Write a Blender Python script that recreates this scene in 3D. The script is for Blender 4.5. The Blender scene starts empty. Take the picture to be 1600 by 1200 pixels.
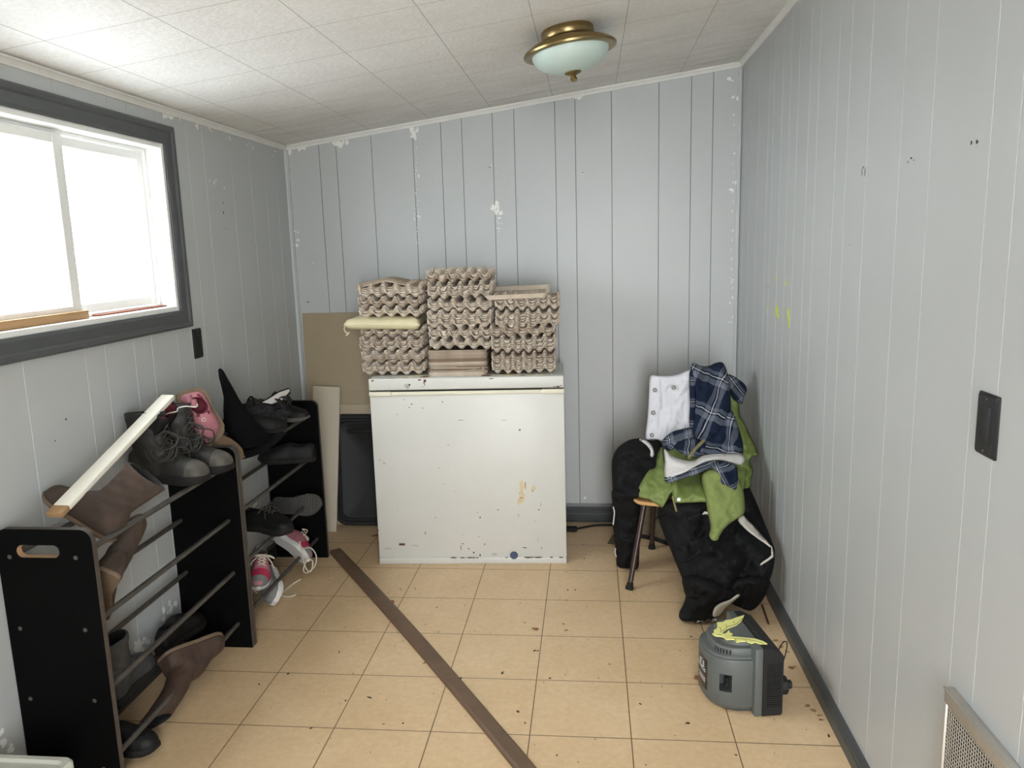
import bpy, bmesh, math, random
import numpy as np
from mathutils import Vector, Matrix, geometry
random.seed(7)
SC = bpy.context.scene
COL = SC.collection
PI = math.pi
XL, XR, YB, YF = -0.435, 1.842, 0.644, -4.3     # room planes (metres)
TILE = 0.3048

# ------------------------------------------------------------------ camera
CF = 1215.85
CP = Vector((1.1105, -3.3467, 1.4577))
_pi, _ya, _ro = -0.17456, 0.10303, -0.02818
def _axes():
    Rm = Matrix.Rotation(_ya, 3, 'Z') @ Matrix.Rotation(_pi, 3, 'X')
    r, u, f = Rm @ Vector((1, 0, 0)), Rm @ Vector((0, 0, 1)), Rm @ Vector((0, 1, 0))
    c, s = math.cos(_ro), math.sin(_ro)
    return c * r + s * u, -s * r + c * u, f
CR, CU, CFW = _axes()
cd = bpy.data.cameras.new('camera'); cam = bpy.data.objects.new('camera', cd); COL.objects.link(cam)
cd.sensor_width = 36; cd.lens = 36 * CF / 1600; cd.clip_start = 0.02
cam.matrix_world = Matrix(((CR.x, CU.x, -CFW.x, CP.x), (CR.y, CU.y, -CFW.y, CP.y), (CR.z, CU.z, -CFW.z, CP.z), (0, 0, 0, 1)))
SC.camera = cam
def ray(px, py): return CFW + CR * ((px - 800) / CF) - CU * ((py - 600) / CF)
def at(px, py, ax, v):
    """point of the room seen at (px,py) lying on the plane  coordinate[ax] = v"""
    d = ray(px, py); return CP + d * ((v - CP[ax]) / d[ax])
def aX(px, py, v): return at(px, py, 0, v)
def aY(px, py, v): return at(px, py, 1, v)
def aZ(px, py, v=0.0): return at(px, py, 2, v)

# ------------------------------------------------------------------ materials
def lin(c):
    c /= 255.0
    return c / 12.92 if c <= 0.04045 else ((c + 0.055) / 1.055) ** 2.4
def rgb(r, g, b): return (lin(r), lin(g), lin(b), 1)
def mat(name, col, rough=0.6, metal=0.0, var=0.0, vscale=8.0, bump=0.0, bscale=60.0, col2=None, spec=0.5, stretch=None, sheen=0.0):
    m = bpy.data.materials.new(name); m.use_nodes = True
    nt = m.node_tree; N = nt.nodes; L = nt.links
    b = N['Principled BSDF']
    b.inputs['Base Color'].default_value = col; b.inputs['Roughness'].default_value = rough
    b.inputs['Metallic'].default_value = metal; b.inputs['Specular IOR Level'].default_value = spec
    if sheen: b.inputs['Sheen Weight'].default_value = sheen
    tc = N.new('ShaderNodeTexCoord'); src = tc.outputs['Object']
    if stretch:
        mp = N.new('ShaderNodeMapping'); mp.inputs['Scale'].default_value = stretch
        L.new(src, mp.inputs[0]); src = mp.outputs[0]
    if var or col2:
        n = N.new('ShaderNodeTexNoise'); n.inputs['Scale'].default_value = vscale; n.inputs['Detail'].default_value = 6; n.inputs['Roughness'].default_value = .65
        L.new(src, n.inputs['Vector'])
        r = N.new('ShaderNodeValToRGB'); e = r.color_ramp.elements
        e[0].position = .3; e[1].position = .7
        c2 = col2 or tuple(min(1, x * (1 + var)) for x in col[:3]) + (1,)
        c1 = col if col2 else tuple(x * (1 - var) for x in col[:3]) + (1,)
        e[0].color = c1; e[1].color = c2
        L.new(n.outputs['Fac'], r.inputs[0]); L.new(r.outputs[0], b.inputs['Base Color'])
    if bump:
        n2 = N.new('ShaderNodeTexNoise'); n2.inputs['Scale'].default_value = bscale; n2.inputs['Detail'].default_value = 4
        L.new(src, n2.inputs['Vector'])
        bp = N.new('ShaderNodeBump'); bp.inputs['Strength'].default_value = bump; bp.inputs['Distance'].default_value = .004
        L.new(n2.outputs['Fac'], bp.inputs['Height']); L.new(bp.outputs[0], b.inputs['Normal'])
    return m
M = {}
M['wall'] = mat('wall_paint', rgb(180, 183, 182), .42, var=.025, vscale=1.6, bump=.08, bscale=90)
M['wall_r'] = mat('wall_paint_satin', rgb(180, 183, 183), .34, var=.02, vscale=1.6, bump=.06, bscale=90)
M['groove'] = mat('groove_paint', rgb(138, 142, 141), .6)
M['groove_light'] = mat('groove_lit', rgb(190, 194, 194), .5)  # paler colour painted in for the light the groove facets catch
M['groove_left'] = mat('groove_faint', rgb(184, 187, 186), .5)  # weaker version of that painted-in light, for the left wall grooves
M['peel'] = mat('bare_plaster', rgb(228, 228, 222), .8, var=.04, vscale=60)
M['nick'] = mat('wall_nick', rgb(60, 55, 50), .8)
M['lime'] = mat('lime_paint', rgb(206, 216, 84), .7)
M['trim'] = mat('trim_white', rgb(222, 222, 216), .45, var=.04, vscale=14)
M['char'] = mat('charcoal_paint', rgb(76, 79, 80), .42, var=.06, vscale=14, bump=.05)
M['base'] = mat('baseboard_paint', rgb(74, 76, 75), .42, var=.15, vscale=20, bump=.05)
M['based'] = mat('baseboard_dark_paint', rgb(40, 44, 44), .4, var=.1, vscale=20)
M['vinyl'] = mat('window_vinyl', rgb(232, 232, 228), .4)
M['rawwood'] = mat('raw_wood', rgb(168, 132, 92), .7, var=.18, vscale=12, stretch=(1, .1, 1))
M['redwood'] = mat('stained_wood', rgb(120, 62, 44), .7, var=.15, vscale=12)
M['freezer'] = mat('freezer_enamel', rgb(200, 199, 192), .38, var=.025, vscale=5, bump=.03, bscale=25)
M['gasket'] = mat('cream_plastic', rgb(216, 211, 190), .5)
M['rust'] = mat('rust', rgb(88, 60, 40), .9, var=.35, vscale=60)
M['stain'] = mat('glue_stain', rgb(196, 184, 148), .6, var=.15, vscale=50)
M['scuff'] = mat('scuff', rgb(176, 174, 166), .7, var=.1, vscale=70)
M['plug'] = mat('blue_plastic', rgb(62, 74, 100), .5)
M['pulp'] = mat('egg_pulp', rgb(190, 176, 160), .95, var=.1, vscale=14, bump=.5, bscale=220, spec=.2)
M['pulp2'] = mat('egg_pulp_pale', rgb(202, 189, 172), .95, var=.1, vscale=14, bump=.5, bscale=220, spec=.2)
M['pulpd'] = mat('egg_pulp_brown', rgb(140, 120, 100), .95, var=.12, vscale=14, bump=.5, bscale=220, spec=.2)
M['pulp3'] = mat('egg_pulp_dark', rgb(176, 160, 142), .95, var=.12, vscale=14, bump=.5, bscale=220, spec=.2)
M['cushion'] = mat('cream_vinyl', rgb(204, 196, 160), .42, var=.04, vscale=6, bump=.1, bscale=30)
M['tanboard'] = mat('tan_hardboard', rgb(158, 144, 118), .7, var=.03, vscale=5)
M['tanboard2'] = mat('tan_hardboard_light', rgb(172, 158, 134), .7, var=.03, vscale=5)
M['plank'] = mat('cream_plank', rgb(186, 176, 156), .6, var=.05, vscale=7)
M['black_pl'] = mat('black_plastic', rgb(16, 17, 17), .62, bump=.05)
M['rackblack'] = mat('black_laminate', rgb(8, 8, 8), .6, var=.12, vscale=30, bump=.05, bscale=150, spec=.06)
M['rackedge'] = mat('laminate_edge', rgb(70, 62, 56), .6, var=.2, vscale=30)
M['mdf'] = mat('raw_fibreboard', rgb(176, 140, 104), .8)
M['rod'] = mat('grey_steel_tube', rgb(84, 80, 75), .45, metal=.35, var=.3, vscale=25)
M['screw'] = mat('screw_steel', rgb(105, 100, 94), .4, metal=.7)
M['whitewood'] = mat('white_painted_wood', rgb(232, 228, 214), .55, var=.03, vscale=20)
M['brownstick'] = mat('brown_stained_trim', rgb(104, 82, 64), .6, var=.14, vscale=9, bump=.1, bscale=80)
M['brass'] = mat('antique_brass', rgb(152, 132, 92), .30, metal=1.0, var=.12, vscale=18)
M['frost'] = mat('frosted_glass', rgb(196, 214, 206), .35, var=.03, vscale=20)
M['outlet'] = mat('black_outlet_plastic', rgb(19, 19, 20), .5)
M['hole'] = mat('slot_black', rgb(8, 8, 8), .7)
M['metal'] = mat('zinc_metal', rgb(182, 177, 168), .45, metal=.6, var=.1, vscale=12)
M['bin'] = mat('milky_plastic', rgb(196, 196, 184), .5, var=.03, vscale=10)
M['leather_work'] = mat('work_boot_leather', rgb(27, 26, 23), .6, bump=.25, bscale=120, col2=rgb(42, 40, 36), vscale=14)
M['toe_work'] = mat('scuffed_toe_leather', rgb(52, 50, 43), .6, bump=.2, bscale=120, col2=rgb(84, 79, 69), vscale=18)
M['rubber'] = mat('black_rubber', rgb(24, 23, 21), .75, spec=.3, bump=.1, var=.2)
M['lace'] = mat('black_lace', rgb(52, 50, 46), .8)
M['brown'] = mat('brown_suede', rgb(50, 40, 33), .85, bump=.2, bscale=150, col2=rgb(72, 57, 46), vscale=14)
M['brown2'] = mat('brown_leather', rgb(54, 40, 33), .6, bump=.2, bscale=100, col2=rgb(78, 58, 47), vscale=10)
M['tansole'] = mat('tan_sole', rgb(110, 92, 73), .75, var=.12, vscale=20)
M['dark'] = mat('dark_lining', rgb(20, 18, 18), .9)
M['black_lea'] = mat('black_leather', rgb(18, 17, 17), .6, spec=.3, var=.25, vscale=18, bump=.15, bscale=90)
M['grey_lea'] = mat('grey_black_leather', rgb(44, 44, 45), .5, col2=rgb(66, 66, 67), vscale=20, bump=.2, bscale=60)
M['greysole'] = mat('grey_sole', rgb(70, 69, 66), .7, var=.1)
M['pink'] = mat('pink_fabric', rgb(164, 106, 114), .7, var=.1, vscale=30)
M['pinkd'] = mat('hot_pink', rgb(160, 36, 70), .6)
M['burgundy'] = mat('burgundy_lining', rgb(96, 26, 42), .8, var=.1)
M['suede'] = mat('tan_suede', rgb(112, 88, 64), .9, var=.2, vscale=18, bump=.2, bscale=150)
M['white_lea'] = mat('white_leather', rgb(206, 204, 200), .5, var=.04)
M['grey_mesh'] = mat('grey_mesh', rgb(112, 112, 110), .8, var=.1, vscale=60)
M['offwhite'] = mat('offwhite_lace', rgb(206, 198, 180), .8)
M['felt'] = mat('black_felt', rgb(9, 9, 10), .95, var=.2, vscale=20, bump=.2, spec=.1)
M['tulle'] = mat('black_tulle', rgb(24, 23, 24), .85, var=.4, vscale=50, bump=.5, bscale=90)
M['wire'] = mat('white_wire', rgb(206, 200, 190), .35, metal=.5)
M['khaki'] = mat('khaki_canvas', rgb(100, 90, 70), .9, var=.3, vscale=30, bump=.2)
M['denim'] = mat('white_denim', rgb(208, 208, 214), .85, var=.02, vscale=30, bump=.3, bscale=250)
M['sherpa'] = mat('white_sherpa', rgb(206, 203, 200), .95, var=.05, vscale=60, bump=.9, bscale=180)
M['button'] = mat('grey_button', rgb(140, 140, 136), .4, metal=.4)
M['green'] = mat('green_shell', rgb(112, 127, 66), .6, var=.06, vscale=10, bump=.2, bscale=40)
M['greend'] = mat('green_fleece', rgb(118, 131, 72), .85, var=.05, vscale=16, bump=.2, bscale=140)
M['snow'] = mat('black_shell', rgb(9, 9, 11), .75, spec=.25, var=.15, vscale=10, bump=.2, bscale=40)
M['reflect'] = mat('grey_reflective', rgb(186, 180, 170), .5, var=.05, vscale=40)
M['zip'] = mat('olive_zip', rgb(120, 114, 78), .5, var=.25, vscale=60)
M['ply'] = mat('plywood', rgb(196, 150, 98), .55, var=.12, vscale=10, stretch=(1, 6, 1))
M['legbrown'] = mat('brown_enamel_tube', rgb(62, 48, 42), .35, metal=.3, var=.2, vscale=40)
M['shell_grey'] = mat('grey_plastic', rgb(86, 90, 88), .5, var=.03, vscale=12, bump=.04, bscale=200)
M['shell_grey2'] = mat('grey_plastic_dark', rgb(66, 70, 69), .5)
M['label_black'] = mat('label_black', rgb(22, 20, 22), .3)
M['label_red'] = mat('label_red', rgb(70, 40, 38), .4)
M['label_white'] = mat('label_white', rgb(210, 222, 226), .5)
M['bat'] = mat('yellow_foam', rgb(226, 224, 140), .8)
M['batline'] = mat('bat_ink', rgb(110, 108, 60), .8)
M['foil'] = mat('crumpled_foil', rgb(200, 198, 196), .2, metal=1.0, col2=rgb(20, 20, 20), vscale=60)
M['leafor'] = mat('dry_leaf', rgb(138, 96, 58), .8, var=.3, vscale=60)
M['debris'] = mat('floor_debris', rgb(74, 58, 42), .9, var=.4, vscale=40)
M['smear'] = mat('floor_smear', rgb(150, 122, 90), .8, var=.2, vscale=60)
M['snowground'] = mat('snow_ground', rgb(170, 172, 175), .9)

def glass_mat():
    m = bpy.data.materials.new('window_glass'); m.use_nodes = True
    nt = m.node_tree; nt.nodes.clear(); N = nt.nodes; L = nt.links
    o = N.new('ShaderNodeOutputMaterial'); mx = N.new('ShaderNodeMixShader'); f = N.new('ShaderNodeLayerWeight'); f.inputs[0].default_value = .12
    t = N.new('ShaderNodeBsdfTransparent'); t.inputs[0].default_value = (.93, .95, .95, 1); g = N.new('ShaderNodeBsdfGlossy'); g.inputs['Roughness'].default_value = .02
    fm = N.new('ShaderNodeMath'); fm.operation = 'MULTIPLY_ADD'; fm.inputs[1].default_value = .35; fm.inputs[2].default_value = .03; L.new(f.outputs[1], fm.inputs[0])
    L.new(fm.outputs[0], mx.inputs[0]); L.new(t.outputs[0], mx.inputs[1]); L.new(g.outputs[0], mx.inputs[2]); L.new(mx.outputs[0], o.inputs[0])
    return m
M['glass'] = glass_mat()

def grid_mask(nt, src, axes, period, phase, width):
    """1 on the thin seam lines of a square grid, else 0"""
    N, L = nt.nodes, nt.links
    sep = N.new('ShaderNodeSeparateXYZ'); L.new(src, sep.inputs[0])
    outs = []
    for ax, ph in zip(axes, phase):
        a = N.new('ShaderNodeMath'); a.operation = 'ADD'; a.inputs[1].default_value = 50 * period - ph; L.new(sep.outputs[ax], a.inputs[0])
        d = N.new('ShaderNodeMath'); d.operation = 'DIVIDE'; d.inputs[1].default_value = period; L.new(a.outputs[0], d.inputs[0])
        fr = N.new('ShaderNodeMath'); fr.operation = 'FRACT'; L.new(d.outputs[0], fr.inputs[0])
        s = N.new('ShaderNodeMath'); s.operation = 'SUBTRACT'; s.inputs[1].default_value = .5; L.new(fr.outputs[0], s.inputs[0])
        ab = N.new('ShaderNodeMath'); ab.operation = 'ABSOLUTE'; L.new(s.outputs[0], ab.inputs[0])
        g = N.new('ShaderNodeMath'); g.operation = 'GREATER_THAN'; g.inputs[1].default_value = .5 - width / period / 2; L.new(ab.outputs[0], g.inputs[0])
        outs.append(g)
    mx = N.new('ShaderNodeMath'); mx.operation = 'MAXIMUM'; L.new(outs[0].outputs[0], mx.inputs[0]); L.new(outs[1].outputs[0], mx.inputs[1])
    return mx.outputs[0]
def noise_ramp(nt, src, scale, p0, p1, c0, c1, detail=6, rough=.6):
    N, L = nt.nodes, nt.links
    n = N.new('ShaderNodeTexNoise'); n.inputs['Scale'].default_value = scale; n.inputs['Detail'].default_value = detail; n.inputs['Roughness'].default_value = rough
    L.new(src, n.inputs['Vector'])
    r = N.new('ShaderNodeValToRGB'); e = r.color_ramp.elements; e[0].position = p0; e[1].position = p1; e[0].color = c0; e[1].color = c1
    L.new(n.outputs['Fac'], r.inputs[0]); return r.outputs[0], n.outputs['Fac']
def mixc(nt, fac, a, b, mode='MIX'):
    N, L = nt.nodes, nt.links
    m = N.new('ShaderNodeMix'); m.data_type = 'RGBA'; m.blend_type = mode
    if isinstance(fac, float): m.inputs[0].default_value = fac
    else: L.new(fac, m.inputs[0])
    for i, v in ((6, a), (7, b)):
        if isinstance(v, tuple): m.inputs[i].default_value = v
        else: L.new(v, m.inputs[i])
    return m.outputs[2]
def floor_mat():
    m = bpy.data.materials.new('vinyl_floor_tiles'); m.use_nodes = True
    nt = m.node_tree; N, L = nt.nodes, nt.links; b = N['Principled BSDF']
    tc = N.new('ShaderNodeTexCoord'); src = tc.outputs['Object']
    c, _ = noise_ramp(nt, src, 3.2, .3, .72, rgb(212, 182, 142), rgb(226, 198, 160), 8, .7)
    c2, _ = noise_ramp(nt, src, 45, .35, .7, (.86, .84, .8, 1), (1, 1, 1, 1), 4)
    col = mixc(nt, .75, c, c2, 'MULTIPLY')
    gr, _ = noise_ramp(nt, src, 9, .64, .78, (1, 1, 1, 1), (.80, .74, .66, 1), 9, .75)
    col = mixc(nt, .6, col, gr, 'MULTIPLY')
    seam = grid_mask(nt, src, (0, 1), TILE, (0, 0), .0035)
    col = mixc(nt, seam, col, rgb(116, 94, 66))
    L.new(col, b.inputs['Base Color']); b.inputs['Roughness'].default_value = .42; b.inputs['Specular IOR Level'].default_value = .4
    inv = N.new('ShaderNodeMath'); inv.operation = 'SUBTRACT'; inv.inputs[0].default_value = 1; L.new(seam, inv.inputs[1])
    bp = N.new('ShaderNodeBump'); bp.inputs['Strength'].default_value = .3; bp.inputs['Distance'].default_value = .001; L.new(inv.outputs[0], bp.inputs['Height']); L.new(bp.outputs[0], b.inputs['Normal'])
    return m
def ceil_mat():
    m = bpy.data.materials.new('ceiling_tiles'); m.use_nodes = True
    nt = m.node_tree; N, L = nt.nodes, nt.links; b = N['Principled BSDF']
    tc = N.new('ShaderNodeTexCoord'); src = tc.outputs['Object']
    c, _ = noise_ramp(nt, src, 2.5, .35, .7, rgb(226, 224, 219), rgb(238, 237, 233))
    c2, f = noise_ramp(nt, src, 70, .4, .62, (.93, .92, .91, 1), (1, 1, 1, 1), 3)
    col = mixc(nt, 1.0, c, c2, 'MULTIPLY')
    # dirty, flaking streaks run along the tiles near the back wall
    mp = N.new('ShaderNodeMapping'); mp.inputs['Scale'].default_value = (1.2, 7, 1); L.new(src, mp.inputs[0])
    st, _ = noise_ramp(nt, mp.outputs[0], 2.6, .45, .66, (1, 1, 1, 1), (.80, .77, .74, 1), 9, .75)
    sep = N.new('ShaderNodeSeparateXYZ'); L.new(src, sep.inputs[0])
    mr = N.new('ShaderNodeMapRange'); mr.inputs[1].default_value = -.5; mr.inputs[2].default_value = .5; L.new(sep.outputs[1], mr.inputs[0])
    col = mixc(nt, mr.outputs[0], col, mixc(nt, 1.0, col, st, 'MULTIPLY'))
    sy = grid_mask(nt, src, (0, 1), .3048, (.0225, -.125), .0026)
    col = mixc(nt, sy, col, rgb(168, 165, 158))
    L.new(col, b.inputs['Base Color']); b.inputs['Roughness'].default_value = .5; b.inputs['Specular IOR Level'].default_value = .35
    bp = N.new('ShaderNodeBump'); bp.inputs['Strength'].default_value = .5; bp.inputs['Distance'].default_value = .004; L.new(f, bp.inputs['Height']); L.new(bp.outputs[0], b.inputs['Normal'])
    return m
def plaid_mat(name):
    """navy / grey / white flannel check woven along the cloth's own UV directions"""
    m = bpy.data.materials.new(name); m.use_nodes = True
    nt = m.node_tree; N, L = nt.nodes, nt.links; b = N['Principled BSDF']
    uv = N.new('ShaderNodeUVMap'); uv.uv_map = 'UV'
    sep = N.new('ShaderNodeSeparateXYZ'); L.new(uv.outputs[0], sep.inputs[0])
    ramps = []
    for ax in (0, 1):
        fr = N.new('ShaderNodeMath'); fr.operation = 'FRACT'; L.new(sep.outputs[ax], fr.inputs[0])
        r = N.new('ShaderNodeValToRGB'); r.color_ramp.interpolation = 'CONSTANT'
        stops = [(0, (22, 32, 52)), (.50, (96, 103, 116)), (.60, (12, 16, 26)), (.64, (206, 208, 212)), (.67, (16, 22, 36)), (.72, (106, 112, 124)), (.90, (14, 19, 32)), (.93, (22, 32, 52))]
        e = r.color_ramp.elements
        for i, (p, c) in enumerate(stops):
            el = e[i] if i < 2 else e.new(p)
            el.position = p; el.color = rgb(*c)
        L.new(fr.outputs[0], r.inputs[0]); ramps.append(r.outputs[0])
    col = mixc(nt, .5, ramps[0], ramps[1])
    L.new(col, b.inputs['Base Color']); b.inputs['Roughness'].default_value = .92; b.inputs['Specular IOR Level'].default_value = .2
    return m
M['plaid'] = plaid_mat('navy_flannel_check')

# ------------------------------------------------------------------ mesh helpers
def build(name, bm, m, parent=None, smooth=False, loc=None, normals=True):
    if normals: bmesh.ops.recalc_face_normals(bm, faces=bm.faces)
    me = bpy.data.meshes.new(name); bm.to_mesh(me); bm.free()
    for x in (m if isinstance(m, (list, tuple)) else [m]): me.materials.append(x)
    if smooth:
        me.polygons.foreach_set('use_smooth', [True] * len(me.polygons))
        if smooth != 'all': me.set_sharp_from_angle(angle=math.radians(smooth if smooth is not True else 40))
    o = bpy.data.objects.new(name, me); COL.objects.link(o)
    if parent is not None: o.parent = parent
    if loc is not None: o.location = loc
    return o
def tag(o, label=None, cat=None, group=None, kind=None):
    if label: o['label'] = label
    if cat: o['category'] = cat
    if group: o['group'] = group
    if kind: o['kind'] = kind
    return o
def empty(name, loc=(0, 0, 0), rot=(0, 0, 0), label=None, cat=None, group=None, kind=None):
    o = bpy.data.objects.new(name, None); COL.objects.link(o); o.empty_display_size = .05
    o.location = loc; o.rotation_euler = rot
    return tag(o, label, cat, group, kind)
def box(bm, x0, x1, y0, y1, z0, z1, bev=0.0, mi=0, seg=2, mtx=None):
    r = bmesh.ops.create_cube(bm, size=1); vs = r['verts']
    for v in vs:
        v.co = Vector(((x0 + x1) / 2 + v.co.x * (x1 - x0), (y0 + y1) / 2 + v.co.y * (y1 - y0), (z0 + z1) / 2 + v.co.z * (z1 - z0)))
    fs = list({f for v in vs for f in v.link_faces})
    if bev:
        es = list({e for v in vs for e in v.link_edges})
        rr = bmesh.ops.bevel(bm, geom=es, offset=bev, segments=seg, affect='EDGES', profile=.5)
        fs = list(set(rr['faces']) | {f for f in fs if f.is_valid}); vs = list({v for f in fs for v in f.verts})
    for f in fs: f.material_index = mi
    if mtx: 
        for v in vs: v.co = mtx @ v.co
    return fs
def tube(bm, pts, r, n=8, mi=0, cap=True, close=False):
    pts = [Vector(p) for p in pts]; rings = []; m = len(pts)
    rs = r if isinstance(r, (list, tuple)) else [r] * m
    prev = None
    for i, p in enumerate(pts):
        a = pts[(i - 1) % m] if (i > 0 or close) else p
        b = pts[(i + 1) % m] if (i < m - 1 or close) else p
        t = (b - a).normalized()
        if prev is None:
            up = Vector((0, 0, 1)) if abs(t.z) < .9 else Vector((1, 0, 0))
            s = t.cross(up).normalized()
        else:
            s = (prev - t * prev.dot(t)).normalized()
        prev = s; q = t.cross(s)
        rings.append([bm.verts.new(p + (s * math.cos(2 * PI * k / n) + q * math.sin(2 * PI * k / n)) * rs[i]) for k in range(n)])
    R = range(m if close else m - 1)
    for i in R:
        A, B = rings[i], rings[(i + 1) % m]
        for k in range(n):
            f = bm.faces.new((A[k], A[(k + 1) % n], B[(k + 1) % n], B[k])); f.material_index = mi
    if cap and not close:
        f = bm.faces.new(rings[0][::-1]); f.material_index = mi
        f = bm.faces.new(rings[-1]); f.material_index = mi
def spline(pts, n=6, closed=False):
    """Catmull-Rom through pts"""
    P = [np.array(p, float) for p in pts]; m = len(P); out = []
    for i in range(m if closed else m - 1):
        p0 = P[(i - 1) % m] if (closed or i > 0) else P[i]
        p1 = P[i]; p2 = P[(i + 1) % m]
        p3 = P[(i + 2) % m] if (closed or i < m - 2) else P[(i + 1) % m]
        for k in range(n):
            t = k / n
            out.append(.5 * ((2 * p1) + (-p0 + p2) * t + (2 * p0 - 5 * p1 + 4 * p2 - p3) * t * t + (-p0 + 3 * p1 - 3 * p2 + p3) * t ** 3))
    if not closed: out.append(P[-1])
    return out
def lathe(bm, prof, n=48, mi=0, mtx=None):
    rings = []
    for (r, z) in prof:
        if r < 1e-5: v = Vector((0, 0, z)); rings.append([bm.verts.new(mtx @ v if mtx else v)])
        else:
            ring = []
            for k in range(n):
                v = Vector((r * math.cos(2 * PI * k / n), r * math.sin(2 * PI * k / n), z)); ring.append(bm.verts.new(mtx @ v if mtx else v))
            rings.append(ring)
    for A, B in zip(rings, rings[1:]):
        if len(A) == 1 and len(B) == 1: continue
        for k in range(n):
            if len(A) == 1: f = bm.faces.new((A[0], B[(k + 1) % n], B[k]))
            elif len(B) == 1: f = bm.faces.new((A[k], A[(k + 1) % n], B[0]))
            else: f = bm.faces.new((A[k], A[(k + 1) % n], B[(k + 1) % n], B[k]))
            f.material_index = mi
def prism(bm, outline, z0, z1, mtx=None, mi=0, mi_side=None):
    """outline (x,y) extruded from z0 to z1"""
    T = (lambda v: mtx @ Vector(v)) if mtx else (lambda v: Vector(v))
    A = [bm.verts.new(T((x, y, z0))) for x, y in outline]; B = [bm.verts.new(T((x, y, z1))) for x, y in outline]
    n = len(A)
    f = bm.faces.new(A[::-1]); f.material_index = mi
    f = bm.faces.new(B); f.material_index = mi
    for i in range(n):
        f = bm.faces.new((A[i], A[(i + 1) % n], B[(i + 1) % n], B[i])); f.material_index = mi if mi_side is None else mi_side
def loft(bm, rings, mi=0, cap=True, close=True):
    R = [[bm.verts.new(Vector(p)) for p in r] for r in rings]
    for A, B in zip(R, R[1:]):
        n = len(A)
        for k in range(n if close else n - 1):
            f = bm.faces.new((A[k], A[(k + 1) % n], B[(k + 1) % n], B[k])); f.material_index = mi
    if cap:
        f = bm.faces.new(R[0][::-1]); f.material_index = mi
        f = bm.faces.new(R[-1]); f.material_index = mi
    return R
def rrect(w, h, r, n=6, cx=0, cy=0):
    out = []
    for sx, sy, a0 in ((1, 1, 0), (-1, 1, PI / 2), (-1, -1, PI), (1, -1, 3 * PI / 2)):
        for k in range(n + 1):
            a = a0 + PI / 2 * k / n
            out.append((cx + sx * (w / 2 - r) + r * math.cos(a), cy + sy * (h / 2 - r) + r * math.sin(a)))
    return out
def prism_hole(bm, outer, inner, z0, z1, mtx, mi=0, mi_hole=1, mi_edge=None):
    """flat plate with one hole"""
    def fill(z):
        vo = [bm.verts.new(mtx @ Vector((x, y, z))) for x, y in outer]; vi = [bm.verts.new(mtx @ Vector((x, y, z))) for x, y in inner]
        es = [bm.edges.new((v[i], v[(i + 1) % len(v)])) for v in (vo, vi) for i in range(len(v))]
        r = bmesh.ops.triangle_fill(bm, use_beauty=True, use_dissolve=False, edges=es)
        for g in r['geom']:
            if isinstance(g, bmesh.types.BMFace): g.material_index = mi
        return vo, vi
    a, ai = fill(z0); b, bi = fill(z1)
    for A, B, q in ((a, b, mi if mi_edge is None else mi_edge), (ai, bi, mi_hole)):
        n = len(A)
        for i in range(n):
            f = bm.faces.new((A[i], A[(i + 1) % n], B[(i + 1) % n], B[i])); f.material_index = q
def blob(rad, n=11, jag=.45, sx=1, sy=1):
    return [(sx * rad * (1 + random.uniform(-jag, jag)) * math.cos(2 * PI * k / n), sy * rad * (1 + random.uniform(-jag, jag)) * math.sin(2 * PI * k / n)) for k in range(n)]
def evaluated(bm, mods, extra=None):
    """bake modifiers of a temporary object into a fresh bmesh"""
    me = bpy.data.meshes.new('tmp'); bm.to_mesh(me); bm.free()
    o = bpy.data.objects.new('tmp', me); COL.objects.link(o)
    for typ, kw in mods:
        md = o.modifiers.new(typ, typ)
        for k, v in kw.items(): setattr(md, k, v)
    dg = bpy.context.evaluated_depsgraph_get(); dg.update()
    em = bpy.data.meshes.new_from_object(o.evaluated_get(dg))
    b2 = bmesh.new(); b2.from_mesh(em)
    bpy.data.objects.remove(o); bpy.data.meshes.remove(me); bpy.data.meshes.remove(em)
    return b2
def carve(bm, cutter):
    me = bpy.data.meshes.new('tmpc'); bmesh.ops.recalc_face_normals(cutter, faces=cutter.faces); cutter.to_mesh(me); cutter.free()
    c = bpy.data.objects.new('tmpc', me); COL.objects.link(c)
    bmesh.ops.recalc_face_normals(bm, faces=bm.faces)
    b2 = evaluated(bm, [('BOOLEAN', dict(operation='DIFFERENCE', object=c, solver='EXACT'))])
    bpy.data.objects.remove(c); bpy.data.meshes.remove(me)
    return b2

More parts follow.
